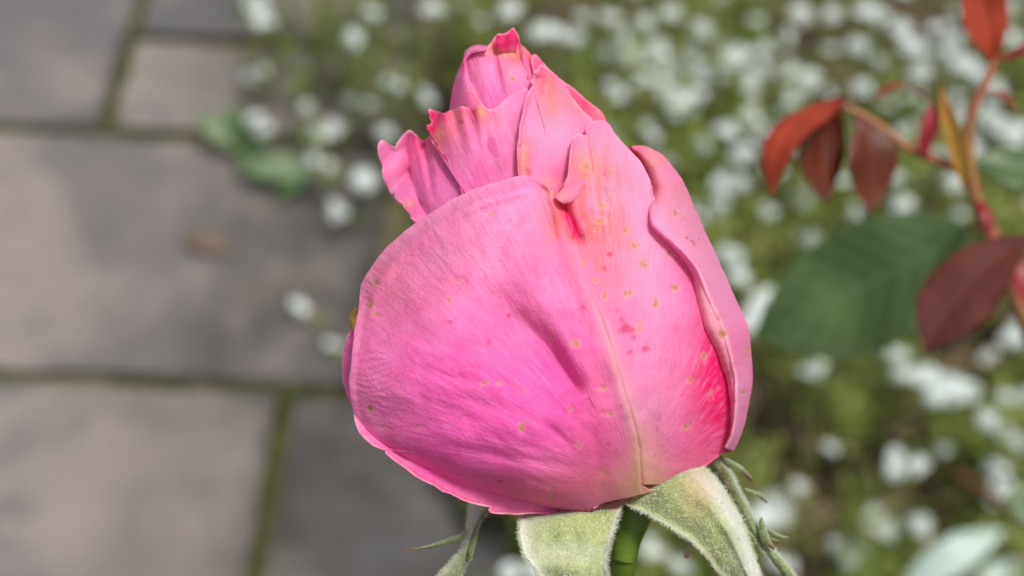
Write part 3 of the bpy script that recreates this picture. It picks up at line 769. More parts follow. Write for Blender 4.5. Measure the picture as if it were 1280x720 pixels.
# rear left sepal, silver above and green where it twists
oD, P, N = strip('sepal', ([(588, 618), (586, 632), (584, 648), (582, 662), (580, 676), (574, 690), (562, 703), (548, 718), (536, 735), (528, 760)], [(624, 622), (616, 632), (607, 643), (600, 654), (594, 666), (590, 680), (588, 694), (583, 707), (576, 722), (562, 745), (532, 764)]),
    lambda x, y, K, T: -20 - 8 * T + 10 * np.sin(np.pi * K) + 14 * (K - .5) * np.sin(T * 5 + .4) + 2 * vnoise(x, y, 10, 13),
    lambda x, y, K, T: dict(felt=.75 * sstep(.55, .25, T) * sstep(1, .6, K) + .5 * np.exp(-((K - .15) / .15) ** 2)), M_SEPAL_GREEN, rose, 100, 24, 12)
fuzz(oD, P, N, 1100, 4, 4.5, .6)
strip('sepal_fold', ([(600, 652), (596, 662), (590, 674), (586, 688), (588, 700)], [(606, 644), (601, 657), (598, 670), (594, 684), (590, 702)]), lambda x, y, K, T: -2 + 5 * np.sin(np.pi * K), lambda x, y, K, T: dict(), M_SEPAL_GREEN, oD, 30, 8, 14, 1.6)
strip('sepal_lobe', ([(582, 660), (572, 668), (555, 674), (535, 680), (520, 684), (505, 687)], [(580, 674), (572, 678), (558, 681), (540, 685), (522, 687), (506, 688)]), lambda x, y, K, T: -14 + 4 * np.sin(np.pi * K), lambda x, y, K, T: dict(red=.75 * sstep(.6, 1, T), felt=.25 * np.exp(-(K / .2) ** 2)), M_SEPAL_GREEN, oD, 40, 10, 16, 1.6)

# ------------------------------------------------------------------ the shoot on the right
M_REDLEAF = leaf_material('young_red_leaf', srgb(142, 46, 26), srgb(176, 68, 40), srgb(196, 90, 60), .38, .3, srgb(190, 60, 20), 60)
M_CRIMSON = leaf_material('crimson_leaf', srgb(124, 18, 34), srgb(158, 36, 46), srgb(200, 80, 80), .4, .3, srgb(200, 30, 40), 60)
M_OLIVE = leaf_material('bronze_leaf', srgb(72, 28, 10), srgb(98, 44, 14), srgb(150, 60, 40), .4, .3, srgb(150, 80, 10), 60)
M_MAROON = leaf_material('maroon_leaf', srgb(70, 30, 27), srgb(90, 42, 34), srgb(110, 56, 48), .6, .15, srgb(110, 40, 20), 60, .15)
M_DARKGREEN = leaf_material('dark_green_rose_leaf', srgb(50, 74, 30), srgb(78, 98, 48), srgb(96, 120, 82), .42, .15, srgb(60, 100, 20), 50, .5)
M_YOUNG = leaf_material('yellow_bract', srgb(186, 120, 60), srgb(160, 130, 50), srgb(200, 140, 90), .45, .35, srgb(200, 130, 40), 80)
M_SHOOT = plain_material('shoot_bark', srgb(150, 82, 66), .5, srgb(132, 110, 60), 60)
M_SILVER = leaf_material('silver_leaf', srgb(150, 172, 160), srgb(178, 194, 186), srgb(205, 214, 208), .5, .15, srgb(120, 150, 90), 40)

def leaf(name, cl, wpx, mat, parent, tilt=(0, 0, 1), fold=.25, curl=0.0, serr=.06, teeth=18, n=44, m=8, seed=0, shape=None, loc=None):
    """cl: centre line as (px, py, distance); wpx: half width in px there; tilt: which way the upper face looks (right, up, to the camera)"""
    cl = np.asarray(cl, float)
    C = resample(WD(cl[:, 0], cl[:, 1], cl[:, 2]) * 1000, n) / 1000
    T = np.gradient(C, axis=0); T /= np.linalg.norm(T, axis=1, keepdims=True)
    Nn = RT * tilt[0] + UP * tilt[1] - FW * tilt[2]
    S = np.cross(T, Nn); S /= np.linalg.norm(S, axis=1, keepdims=True)
    N2 = np.cross(S, T)
    t = np.linspace(0, 1, n)
    sh = np.interp(t, *zip(*(shape or [(0, .08), (.08, .3), (.25, .78), (.45, 1), (.65, .88), (.82, .52), (.93, .2), (1, .0)])))
    sc = wpx * cl[:, 2].mean() / F
    s = np.linspace(-1, 1, 2 * m + 1)
    g = np.random.default_rng(seed)
    saw = 1 + serr * (((t * teeth) % 1) * 2 - 1)
    ws = sh * sc
    edge = np.abs(s)[None] ** 4
    wv = ws[:, None] * s[None] * (1 + (saw[:, None] - 1) * edge)
    lat = np.abs(((t[:, None] - np.abs(s)[None] * .22) * 9) % 1 - .5) * 2
    zz = fold * np.abs(wv) - curl * (wv ** 2) / max(sc, 1e-6) + .014 * sc * (1 - lat) * sstep(0, .3, np.abs(s))[None] + .06 * sc * np.sin(t * 11 + seed)[:, None] * np.abs(s)[None]
    P = C[:, None] + S[:, None] * wv[..., None] + N2[:, None] * zz[..., None]
    n_, m_ = P.shape[:2]
    Nf = grid_normals(P)
    Q = P - Nf * .00025
    vein = np.maximum(np.exp(-(s[None] / .05) ** 2), .7 * np.exp(-((1 - lat) / .0001 if False else (lat / .25)) ** 2)) * np.ones((n_, 1))
    idx = np.arange(n_ * m_).reshape(n_, m_); fr = []
    for r in (idx[:, -1], idx[:, 0]): fr.append(np.stack([r[:-1], r[1:], r[1:] + n_ * m_, r[:-1] + n_ * m_], 1))
    return mesh(name, np.concatenate([P.reshape(-1, 3), Q.reshape(-1, 3)]), [grid_faces(n_, m_), grid_faces(n_, m_, n_ * m_)[:, ::-1]] + fr, mat, parent, True, {'vein': np.concatenate([vein.ravel(), vein.ravel()])}, loc=loc)

shoot_end = WD(1385, 660, .38)
shoot_foot = np.array([shoot_end[0] + .03, shoot_end[1] + .02, 0.0])
shoot = empty('rose_shoot', shoot_foot, 'young rose shoot with drooping red leaves and one large dark green leaf', 'rose shoot')
def wd_line(pts, n):
    p = np.asarray(pts, float); return resample(WD(p[:, 0], p[:, 1], p[:, 2]) * 1000, n) / 1000
main = [(1246, 60, .325), (1238, 90, .326), (1222, 122, .328), (1212, 150, .33), (1210, 185, .332), (1214, 220, .334), (1224, 258, .336), (1240, 295, .338), (1262, 350, .34), (1290, 420, .345), (1330, 520, .36), (1385, 660, .38)]
low = np.vstack([wd_line(main, 60), ])
dq = np.linspace(0, 1, 14)[1:, None]; dk = low[-1] + (low[-1] - low[-6]) / np.linalg.norm(low[-1] - low[-6]) * .12
down = (1 - dq) ** 2 * low[-1] + 2 * dq * (1 - dq) * dk + dq ** 2 * shoot_foot
stemline = np.vstack([low, down])
tube('stem', stemline, np.interp(np.arange(len(stemline)), [0, 12, 30, 60, 73], [.0009, .0016, .0024, .0028, .004]), M_SHOOT, shoot, 12)
def twig(pts, r0, r1, name='petiole', mat=None):
    return tube(name, wd_line(pts, 24), np.linspace(r0, r1, 24), mat or M_SHOOT, shoot, 8)
twig([(1214, 220, .334), (1190, 208, .334), (1160, 196, .333), (1130, 182, .332), (1110, 165, .331), (1085, 148, .33), (1056, 133, .33)], .0015, .0008)
leaf('leaf', [(1056, 130, .330), (1030, 136, .326), (1000, 152, .322), (978, 180, .319), (968, 210, .318), (964, 244, .318)], 32, M_REDLEAF, shoot, (-.6, .45, .6), .2, .25, .05, 16, seed=1)
leaf('leaf', [(1050, 118, .332), (1036, 140, .333), (1028, 170, .334), (1026, 205, .334), (1032, 256, .334)], 37, M_OLIVE, shoot, (.35, -.25, .9), .18, .2, .05, 16, seed=2)
leaf('leaf', [(1068, 140, .330), (1082, 160, .330), (1088, 190, .330), (1088, 225, .331), (1086, 268, .332)], 35, M_OLIVE, shoot, (.25, -.1, .95), .3, .15, .05, 16, seed=3)
leaf('leaf', [(1168, 130, .331), (1150, 118, .330), (1130, 108, .329), (1112, 110, .329), (1092, 128, .328)], 8.5, M_CRIMSON, shoot, (-.1, .95, .3), .3, .2, .05, 12, seed=4)
leaf('leaf', [(1166, 128, .330), (1164, 146, .329), (1160, 165, .329), (1156, 182, .330), (1160, 202, .331)], 11, M_CRIMSON, shoot, (-.2, .2, .95), .35, .1, .04, 12, seed=5)
leaf('bract', [(1206, 240, .332), (1202, 205, .330), (1192, 170, .328), (1182, 135, .327), (1176, 104, .326)], 12, M_YOUNG, shoot, (-.4, .1, .9), .5, .1, .02, 10, seed=6)
leaf('leaf', [(1242, 74, .325), (1236, 45, .322), (1228, 10, .32), (1218, -30, .318), (1212, -60, .318)], 30, M_REDLEAF, shoot, (.1, -.3, .95), .3, .1, .05, 16, seed=7)
leaf('leaf', [(1246, 74, .325), (1262, 72, .324), (1284, 62, .322), (1310, 50, .32)], 16, M_CRIMSON, shoot, (.2, .8, .55), .2, .1, .05, 14, seed=8)
leaf('leaf', [(1226, 118, .328), (1242, 116, .327), (1258, 124, .326), (1273, 140, .326)], 8, M_CRIMSON, shoot, (.1, .9, .4), .3, .2, .05, 12, seed=9)
twig([(1230, 280, .337), (1222, 283, .36), (1208, 288, .402)], .0010, .0008)
leaf('leaf', [(1212, 286, .40), (1170, 310, .405), (1120, 338, .41), (1060, 368, .418), (1000, 396, .424), (944, 420, .43)], 84, M_DARKGREEN, shoot, (-.15, .25, .95), .12, .12, .05, 22, n=70, m=14, seed=10,
     shape=[(0, .06), (.06, .34), (.18, .68), (.35, .92), (.5, 1), (.66, .9), (.8, .64), (.91, .34), (1, 0)])
twig([(1236, 292, .336), (1244, 304, .334), (1252, 310, .332)], .0010, .0009)
leaf('leaf', [(1284, 296, .330), (1256, 316, .328), (1220, 346, .326), (1186, 388, .325), (1156, 440, .324)], 46, M_MAROON, shoot, (-.25, .35, .9), .16, .1, .045, 18, seed=11, shape=[(0, .1), (.15, .45), (.35, .8), (.6, 1), (.78, .8), (.9, .42), (1, 0)])
leaf('leaf', [(1330, 220, .33), (1300, 216, .331), (1270, 212, .332), (1240, 206, .333), (1210, 202, .334)], 34, M_DARKGREEN, shoot, (.1, .5, .85), .15, .1, .05, 14, seed=12)
leaf('leaf', [(1244, 300, .336), (1258, 318, .333), (1272, 345, .331), (1286, 385, .330)], 17, M_CRIMSON, shoot, (.2, .2, .95), .3, .1, .04, 12, seed=13)
leaf('bract', [(1222, 250, .335), (1230, 262, .332), (1236, 276, .331), (1238, 296, .331)], 7, M_CRIMSON, shoot, (-.2, .1, .95), .3, .1, .02, 8, seed=14)

# dark leaf at the right edge, lower down, on its own cane
cane_foot = np.array([.36, .52, 0.0])
cane = empty('rose_cane', cane_foot, 'dark green rose leaf on a thin cane at the right edge, below the shoot', 'rose cane')
cl = wd_line([(1345, 560, .42), (1330, 610, .43), (1325, 680, .45)], 20)
tube('stem', np.vstack([cl, cl[-1] * (1 - np.linspace(0, 1, 12)[1:, None]) + cane_foot * np.linspace(0, 1, 12)[1:, None]]), np.linspace(.0012, .003, 31), M_SHOOT, cane, 8)
leaf('leaf', [(1330, 640, .43), (1305, 634, .428), (1280, 630, .426), (1252, 628, .425)], 34, M_DARKGREEN, cane, (.0, .4, .9), .15, .1, .05, 14, seed=15)

# ------------------------------------------------------------------ ground, paving, moss
def stone_material():
    n = NT('riven_stone')
    tc = n.coord(); ob = tc.outputs['Object']
    oi = n.n('ShaderNodeObjectInfo')
    v = n.n('ShaderNodeVectorMath', operation='ADD'); n.link(tc.outputs['Object'], v.inputs[0]); n.link(oi.outputs['Random'], v.inputs[1])
    P = v.outputs[0]
    a = n.noise(P, 5, 5, .6, .4); b = n.noise(P, 22, 5, .6); c = n.noise(P, 160, 4, .65)
    col = n.mix(n.ramp(a, .42, .58), srgb(76, 76, 78), srgb(124, 116, 110))
    col = n.mix(n.math('MULTIPLY', n.ramp(b, .45, .75), .5), col, srgb(78, 77, 77))
    col = n.mix(n.math('MULTIPLY', n.ramp(n.noise(P, 8, 3, .5), .52, .75), .5), col, srgb(114, 107, 104))
    col = n.mix(n.math('MULTIPLY', n.ramp(c, .5, .8), .35), col, srgb(54, 52, 50))
    col = n.mix(n.math('MULTIPLY', oi.outputs['Random'], .35), col, srgb(112, 104, 101))
    bed_shade = n.math('MULTIPLY', n.attr('bed_shade').outputs['Fac'], n.math('ADD', .35, n.math('MULTIPLY', n.ramp(n.noise(P, 14, 5, .65), .3, .65), .75)), clamp=True)
    col = n.mix(bed_shade, col, srgb(50, 47, 42))  # blotchy shade of the bush, painted into the stone colour
    h = n.math('ADD', n.math('MULTIPLY', b, 1.5), c)
    return n.finish(n.principled(col, .75, n.bump(h, .5, .003), **{'Specular IOR Level': .3}))
M_STONE = stone_material()
M_SOIL = plain_material('garden_soil', srgb(52, 44, 34), .95, srgb(80, 68, 50), 30, bump=1.0)
M_GRIT = plain_material('joint_grit', srgb(74, 70, 50), .95, srgb(92, 86, 66), 90, bump=1.0)
M_MOSS = plain_material('joint_moss', srgb(68, 74, 20), .9, srgb(48, 50, 22), 60, tf=.1, bump=1.0)

gx = np.concatenate([[-60, -20, -6, -2], np.linspace(-1.2, 1.4, 60), [2.5, 6, 20, 60]])
gy = np.concatenate([[-60, -20, -6, -2], np.linspace(-.3, 2.0, 60), [3, 6, 20, 60]])
X, Y = np.meshgrid(gx, gy, indexing='ij')
Z = -.055 + .008 * vnoise(X, Y, .12, 3)
ground = mesh('ground', np.stack([X, Y, Z], 2), grid_faces(*X.shape), M_SOIL); ground['kind'] = 'structure'

OA = np.array([-.4, .89]); AX = np.array([.9982, -.06]); BX = np.array([.06, .9982])
def slabxy(u, v): return OA + AX * u + BX * v
def flat(name, u0, u1, v0, v1, z, mat, parent=None):
    c = [slabxy(u0, v0), slabxy(u1, v0), slabxy(u1, v1), slabxy(u0, v1)]
    return mesh(name, [(p[0], p[1], z) for p in c], np.array([[0, 1, 2, 3]]), mat, parent, False)
bed = flat('pavement', -1.2, .305, -1.3, .95, -.014, M_GRIT); bed['kind'] = 'structure'
def slab(u0, u1, v0, v1, z, seed):
    g = .0070
    u0 += g; u1 -= g; v0 += g; v1 -= g
    n = 26
    u = np.linspace(0, 1, n); U, Vv = np.meshgrid(u, u, indexing='ij')
    e = np.minimum(np.minimum(U * (u1 - u0), (1 - U) * (u1 - u0)), np.minimum(Vv * (v1 - v0), (1 - Vv) * (v1 - v0)))
    wob = .0022
    uu = u0 + (u1 - u0) * U; vv = v0 + (v1 - v0) * Vv
    uu = uu + wob * vnoise(uu, vv, .04, seed) * (e < .03); vv = vv + wob * vnoise(uu, vv, .04, seed + 1) * (e < .03)
    z_ = z + .0016 * vnoise(uu, vv, .05, seed + 2) + .0007 * vnoise(uu, vv, .015, seed + 3) - .004 * np.exp(-e / .004)
    xy = OA + uu[..., None] * AX + vv[..., None] * BX
    top = np.concatenate([xy, z_[..., None]], 2)
    idx = np.arange(n * n).reshape(n, n)
    ring = np.concatenate([idx[:, 0], idx[-1, 1:], idx[-2::-1, -1], idx[0, -2::-1]])
    lowr = top.reshape(-1, 3)[ring].copy(); lowr[:, 2] = -.05
    k = np.arange(len(ring) - 1); o = n * n
    sides = np.stack([ring[:-1], ring[1:], o + k + 1, o + k], 1)
    mesh('paving_slab', np.concatenate([top.reshape(-1, 3), lowr]), [grid_faces(n, n), sides], M_STONE, bed, True, {'bed_shade': np.concatenate([.85 * sstep(-.04, .30, uu + .25 * np.minimum(0, vv + .28) + .05 * vnoise(uu, vv, .06, 91)).ravel(), np.full(len(lowr), .9)])})  # painted shade deepens towards the flower bed
S_ = [(-.45, 0, 0, .42), (0, .30, 0, .13), (0, .30, .13, .42), (-.22, .29, -.28, 0), (-.62, -.22, -.28, 0), (-.2, .226, -.58, -.28), (.226, .43, -.58, -.28), (-.6, -.2, -.58, -.28),
      (-.45, .05, -.9, -.58), (.05, .34, -.9, -.58), (-.9, -.45, 0, .42), (-.6, -.1, .42, .72), (-.1, .30, .42, .72), (-1.0, -.62, -.28, 0), (-1.0, -.6, -.58, -.28), (-.3, .34, -1.2, -.9)]
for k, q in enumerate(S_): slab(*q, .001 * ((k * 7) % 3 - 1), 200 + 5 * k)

# moss in the joints: little cushions
def moss():
    g = np.random.default_rng(5)
    V, Fc = [], []
    lines = [((0, .0), (0, .42), .9, 1), ((.226, -.28), (.226, -.58), .9, 1), ((-.62, 0), (.30, 0), .42, 0), ((-.62, -.28), (.34, -.28), .38, 0), ((0, .13), (.30, .13), .5, 0), ((-.2, -.28), (-.2, -.58), .5, 1), ((-.6, -.58), (.34, -.58), .4, 0), ((-.22, -.28), (-.22, 0), .5, 1)]
    off = 0
    ang = np.linspace(0, 2 * math.pi, 7, endpoint=False)
    for a, b, dens, vert in lines:
        a, b = np.array(a), np.array(b); L = np.linalg.norm(b - a)
        nseg = int(L * 900 * dens)
        t0 = g.random(nseg)
        keep = (vnoise(t0 * L + a[0], t0 * 0 + a[1] * 7, .05, 9) > (-.9 if vert else -.25))
        for t in t0[keep]:
            p = a + (b - a) * t + g.normal(0, .0026, 2)
            r = g.uniform(.0022, .0055) * (1.45 if vert else .95); h = r * g.uniform(.8, 1.5)
            q = slabxy(*p); z0 = -.009
            ring = np.stack([q[0] + r * np.cos(ang), q[1] + r * np.sin(ang), np.full(7, z0 - .004)], 1)
            ring2 = np.stack([q[0] + .75 * r * np.cos(ang + .3), q[1] + .75 * r * np.sin(ang + .3), z0 + h * g.uniform(.55, .8, 7)], 1)
            V += [ring, ring2, [[q[0], q[1], z0 + h]]]
            i = np.arange(7); j = (i + 1) % 7
            Fc.append(np.concatenate([np.stack([off + i, off + j, off + 7 + j], 1), np.stack([off + i, off + 7 + j, off + 7 + i], 1), np.stack([off + 7 + i, off + 7 + j, np.full(7, off + 14)], 1)]))
            off += 15
    o = mesh('moss', np.concatenate(V), np.concatenate(Fc), M_MOSS, None, True)
    tag(o, 'olive green moss growing in the joints between the paving slabs', 'moss', kind='stuff')
moss()

# ------------------------------------------------------------------ alyssum
M_FLORET = plain_material('white_floret', srgb(232, 236, 236), .6, srgb(218, 228, 224), 300, tf=.25, spec=.2)
def foliage_material():
    n = NT('alyssum_leaf')
    a = n.attr('tone'); r = n.n('ShaderNodeValToRGB'); n.link(a.outputs['Fac'], r.inputs[0])
    e = r.color_ramp.elements
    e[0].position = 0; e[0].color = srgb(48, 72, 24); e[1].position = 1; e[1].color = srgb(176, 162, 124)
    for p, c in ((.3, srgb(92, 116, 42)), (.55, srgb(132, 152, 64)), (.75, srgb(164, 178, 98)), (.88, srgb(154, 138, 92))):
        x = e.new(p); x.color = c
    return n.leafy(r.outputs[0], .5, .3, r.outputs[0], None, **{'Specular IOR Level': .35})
M_FOL = foliage_material()
M_FSTEM = plain_material('alyssum_stem', srgb(112, 120, 62), .6, srgb(130, 112, 72), 60)

def head_mesh(seed):
    g = np.random.default_rng(seed)
    V, Fc, off = [], [], 0
    nl = int(g.integers(1, 4)); nf = 46
    lobes = [(0, 0, 1.0)] if nl == 1 else [(math.cos(q) * g.uniform(.5, .8), math.sin(q) * g.uniform(.5, .8), g.uniform(.5, .8)) for q in (g.uniform(0, 6.28) + np.arange(nl) * 6.28 / nl)]
    for k in range(nf):
        if g.random() < .08: continue
        lx, ly, lr = lobes[k % len(lobes)]
        ph = k * 2.39996 + g.normal(0, .25); u = (k + .5) / nf
        rr = math.sqrt(u) * g.uniform(.8, 1.25)
        c = np.array([lx + lr * rr * math.cos(ph), ly + lr * rr * math.sin(ph), lr * (.75 * math.sqrt(max(0, 1 - .7 * min(1.4, rr * rr))) - .55) + g.normal(0, .10)]) * .0112
        nrm = np.array([rr * math.cos(ph), rr * math.sin(ph), .9 - .45 * rr]) + g.normal(0, .25, 3); nrm /= np.linalg.norm(nrm)
        t = np.cross(nrm, [.3, .9, .1]); t /= np.linalg.norm(t); b = np.cross(nrm, t)
        a0 = g.uniform(0, 6.28); s = .0031 * g.uniform(.8, 1.25)
        for q in range(4):
            a = a0 + q * math.pi / 2
            d = t * math.cos(a) + b * math.sin(a); e = -t * math.sin(a) + b * math.cos(a)
            V += [c, c + d * s * .7 + e * s * .5 + nrm * s * .15, c + d * s * 1.1 + nrm * s * .05, c + d * s * .7 - e * s * .5 + nrm * s * .15]
            Fc.append([off, off + 1, off + 2, off + 3]); off += 4
    # green calyx core
    return np.array(V), np.array(Fc)
HEADS = []
for k in range(14):
    V, Fc = head_mesh(300 + k)
    o = mesh('flower_head', V, Fc, M_FLORET, None, False)
    HEADS.append(o.data); bpy.data.objects.remove(o)

heads = """946 24 15,875 34 24,822 60 22,864 64 26,924 68 22,957 60 16,1002 15 24,1040 15 18,1081 11 22,1072 56 22,1126 34 24,1141 56 22,1175 34 20,1205 79 27,1222 92 22,1269 49 18,995 90 24,1014 100 20,1078 109 24,834 124 22,875 116 24,858 130 20,909 161 24,950 161 18,916 221 26,900 232 18,1130 161 18,1160 148 14,1175 195 16,1250 157 27,1266 168 22,1236 142 20,1047 187 18,1055 225 16,1119 221 16,1002 247 16,1152 217 14,969 210 16,813 165 18,
1012 298 19,897 257 16,963 263 14,913 317 24,923 343 22,960 373 18,947 390 20,930 403 20,1200 267 14,1007 253 14,1113 440 16,1126 455 22,1151 468 24,1167 482 22,1201 487 25,1186 478 20,1013 463 13,1022 462 14,1272 495 25,1242 530 24,1272 553 22,1122 580 17,1145 580 17,999 607 16,965 637 24,950 646 16,1247 595 24,1251 620 20,1097 655 24,1149 653 22,1063 690 26,816 684 22,850 706 16,653 714 20,
321 4 18,329 22 20,443 45 24,467 15 18,321 92 20,323 156 23,381 133 16,407 161 26,400 202 21,454 221 22,421 263 15,440 124 19,462 128 15,492 103 18,535 120 16,482 165 16,542 9 22,636 11 22,678 37 24,708 44 22,580 4 12,785 71 22,800 66 20,817 69 20,770 111 18,849 122 20,377 383 18,418 430 12,757 66 16,805 26 18,838 14 16,760 20 14,1105 130 14,1100 75 14,1195 120 15,1040 60 14,985 45 14,1233 20 18,1265 8 16,905 96 14,975 140 14,1090 290 12,1270 420 18,1235 445 14,1180 560 12,1200 690 14,1040 560 10,905 60 20,940 100 20,955 85 18,990 120 18,1100 20 20,1150 90 20,1185 60 20,1240 110 22,1210 150 20,1140 120 16,840 90 20,880 90 20,800 100 18,880 180 16,930 190 18,1000 180 16,1090 190 16,1195 225 18,1260 200 18,730 20 16,600 25 12,935 140 18,1040 120 16,820 100 20"""
heads = [tuple(float(v) for v in q.split()) for q in heads.replace('\n', '').split(',')]

clumps = {  # name key: (px, py of the clump's middle, radius m, label)
    'pave': (350, 140, 'sprig of white alyssum sprawling over the paving far left of the bud tip'),
    'topleft': (330, 20, 'white alyssum with two pale heads at the top edge beside the mossy upright joint'),
    'tl2': (460, 40, 'white alyssum with one large bright head at the top, left of the bud tip'),
    'dark': (470, 190, 'dim shaded white alyssum close to the left side of the ruffled petal'),
    'tip': (600, 20, 'white alyssum growing directly above the crimson tip of the bud'),
    'tipr': (700, 60, 'white alyssum with a wide double head right behind the crimson tip of the bud'),
    'up1': (840, 60, 'dense white alyssum at the top between bud tip and red leaves'),
    'up2': (960, 40, 'white alyssum at the top edge, straight above the drooping red leaves'),
    'up3': (1120, 40, 'bright white alyssum at the top, left of the topmost red leaf'),
    'corner': (1250, 90, 'bright white alyssum behind the red shoot in the upper right corner'),
    'mid1': (900, 190, 'white alyssum between the rolled right petal and the drooping red leaves'),
    'mid2': (1090, 180, 'white alyssum seen through the gaps between the red leaves'),
    'mid3': (1000, 280, 'sparse yellowish alyssum just above the large dark green leaf'),
    'side': (930, 370, 'pale white alyssum between the rolled right petal and the tip of the large green leaf'),
    'low1': (1160, 470, 'white alyssum with a broad row of heads just below the maroon leaf'),
    'lowr': (1255, 540, 'white alyssum with heads one above another at the right edge, below the maroon leaf'),
    'low2': (1130, 580, 'white alyssum bearing a small pair of heads in the lower right'),
    'low3': (1090, 670, 'white alyssum near the bottom edge, left of the silver leaf'),
    'low4': (970, 620, 'white alyssum behind the narrow twisted sepal at the lower right of the bud'),
    'under': (810, 690, 'shaded white alyssum below the bud, right of its stem'),
    'underl': (640, 720, 'shaded white alyssum at the bottom edge, left of the front sepal'),
    'slab': (390, 400, 'tiny white alyssum seedling lying on the slab left of the big petal'),
    'olive': (1010, 520, 'straggly olive green alyssum almost without flowers, below the large green leaf'),
}
keys = list(clumps)
cent = np.array([G(clumps[k][0], clumps[k][1], .05)[:2] for k in keys])

LV, LT = {k: [] for k in keys}, {k: [] for k in keys}
SV = {k: [] for k in keys}
def add_leaf(key, p, d, L, wd, tone, g):
    d = d / np.linalg.norm(d)
    s = np.cross(d, g.normal(0, 1, 3)); s /= np.linalg.norm(s)
    n = np.cross(s, d); 
    if n[2] < 0: n = -n
    m = p + d * L * .5 + n * L * .06; e = p + d * L - n * L * .12
    LV[key].append([p, m + s * wd, e, m - s * wd]); LT[key] += [tone] * 4
def add_stem(key, a, b, r):
    d = b - a; s = np.cross(d, [0.3, .8, .5]); s /= np.linalg.norm(s); t = np.cross(d, s); t /= np.linalg.norm(t)
    mid = (a + b) / 2 + np.array([0, 0, .01])
    for q0, q1 in ((a, mid), (mid, b)):
        SV[key].append([[q + r * (math.cos(x) * s + math.sin(x) * t) for x in (0, 2.09, 4.19)] for q in (q0, q1)])

HP = {k: [] for k in keys}
g = np.random.default_rng(12)
# many more heads fill the far and the right part of the bed
for _ in range(110):
    px, py = g.uniform(720, 1330), g.uniform(-50, 270) if _ < 80 else g.uniform(280, 740)
    if min((px - q[0]) ** 2 + (py - q[1]) ** 2 for q in heads) < (26 if _ < 80 else 60) ** 2: continue
    heads.append((px, py, g.uniform(11, 21)))
for px, py, r in heads:
    zz = g.uniform(.075, .12)
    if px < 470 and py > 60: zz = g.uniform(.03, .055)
    if px < 430 and py > 360: zz = .012
    p = G(px, py, zz)
    d2 = np.linalg.norm(cent - p[:2], axis=1)
    k = keys[int(np.argmin(d2))]
    if px < 430 and py > 360: k = 'slab'
    HP[k].append((p, r))
BED = [(290, -60), (300, 20), (300, 60), (330, 110), (360, 140), (300, 165), (330, 185), (380, 190), (420, 235), (450, 280), (480, 330), (520, 420), (540, 520), (570, 600), (600, 660), (600, 760)]
bp = np.array(BED, float)
def bed_x(py): return np.interp(py, bp[:, 1][np.argsort(bp[:, 1])], bp[:, 0][np.argsort(bp[:, 1])])
# leafy stems
ns = 0
while ns < 2300:
    px, py = g.uniform(280, 1400), g.uniform(-70, 790)
    bx = bed_x(py)
    if px < bx + 8: continue
    edgef = min(1, (px - bx) / 90)
    if g.random() > .30 + .7 * edgef: continue
    p = G(px, py, .06)
    lf = vnoise(np.array(p[0]), np.array(p[1]), .10, 55) * .5 + vnoise(np.array(p[0]), np.array(p[1]), .045, 56) * .6
    top = (.02 + .12 * g.uniform(.3, 1) * float(sstep(-.45, .35, lf))) * (.45 + .55 * edgef)
    p = G(px, py, top)
    if px < 570 and (lf < 0 or g.random() < .45): continue
    if lf < -.24: continue                              # gaps where the soil shows
    k = keys[int(np.argmin(np.linalg.norm(cent - p[:2], axis=1)))]
    if k == 'slab': continue
    base = np.array([p[0] + g.normal(0, .02), p[1] + g.normal(0, .02), .0])
    add_stem(k, base, p, .0006)
    d = p - base
    for q in range(g.integers(10, 18)):
        f = g.uniform(.25, 1.05)
        a = g.uniform(0, 6.28)
        dv = d / np.linalg.norm(d) * .5 + np.array([math.cos(a), math.sin(a), .35]) + g.normal(0, .15, 3)
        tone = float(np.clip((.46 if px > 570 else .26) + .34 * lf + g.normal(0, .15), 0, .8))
        if g.random() < .07: tone = g.uniform(.84, 1)
        add_leaf(k, base + d * f, dv, g.uniform(.009, .020), g.uniform(.0011, .0024), tone, g)
    ns += 1
# every flower head gets its stalk and leaves
for k in keys:
    for p, r in HP[k]:
        base = np.array([p[0] + g.normal(0, .018), p[1] + g.normal(0, .018), 0.0])
        add_stem(k, base, p - np.array([0, 0, .004]), .0006)
        for q in range(9):
            f = g.uniform(.2, .9); a = g.uniform(0, 6.28)
            add_leaf(k, base + (p - base) * f, np.array([math.cos(a), math.sin(a), .4]), g.uniform(.008, .016), g.uniform(.0011, .002), float(np.clip(g.normal(.45, .12), 0, .8)), g)
for k, c in zip(keys, cent):
    if not LV[k] and not HP[k]: continue
    root = empty('alyssum_plant', (c[0], c[1], 0), clumps[k][2], 'alyssum', 'white alyssum plants beside the paving')
    if LV[k]:
        V = np.array(LV[k]).reshape(-1, 3)
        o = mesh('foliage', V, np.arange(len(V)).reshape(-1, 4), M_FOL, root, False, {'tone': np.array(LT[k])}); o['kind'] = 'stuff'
    if SV[k]:
        V = np.array(SV[k]).reshape(-1, 3); q = np.arange(len(V) // 6)[:, None] * 6
        f = np.concatenate([q + np.array([[0, 1, 4, 3]]), q + np.array([[1, 2, 5, 4]]), q + np.array([[2, 0, 3, 5]])])
        o = mesh('stems', V, f, M_FSTEM, root, False); o['kind'] = 'stuff'
    for p, r in HP[k]:
        ob = bpy.data.objects.new('flower_head', HEADS[int(g.integers(0, 14))])
        COL.objects.link(ob); ob.parent = root
        ob.location = p - wloc(root)
        s = r / 20 * .83
        ob.scale = (s * g.uniform(.75, 1.35), s * g.uniform(.75, 1.35), s)
        ob.rotation_euler = (g.normal(-.25, .25), g.normal(0, .25), g.uniform(0, 6.28))

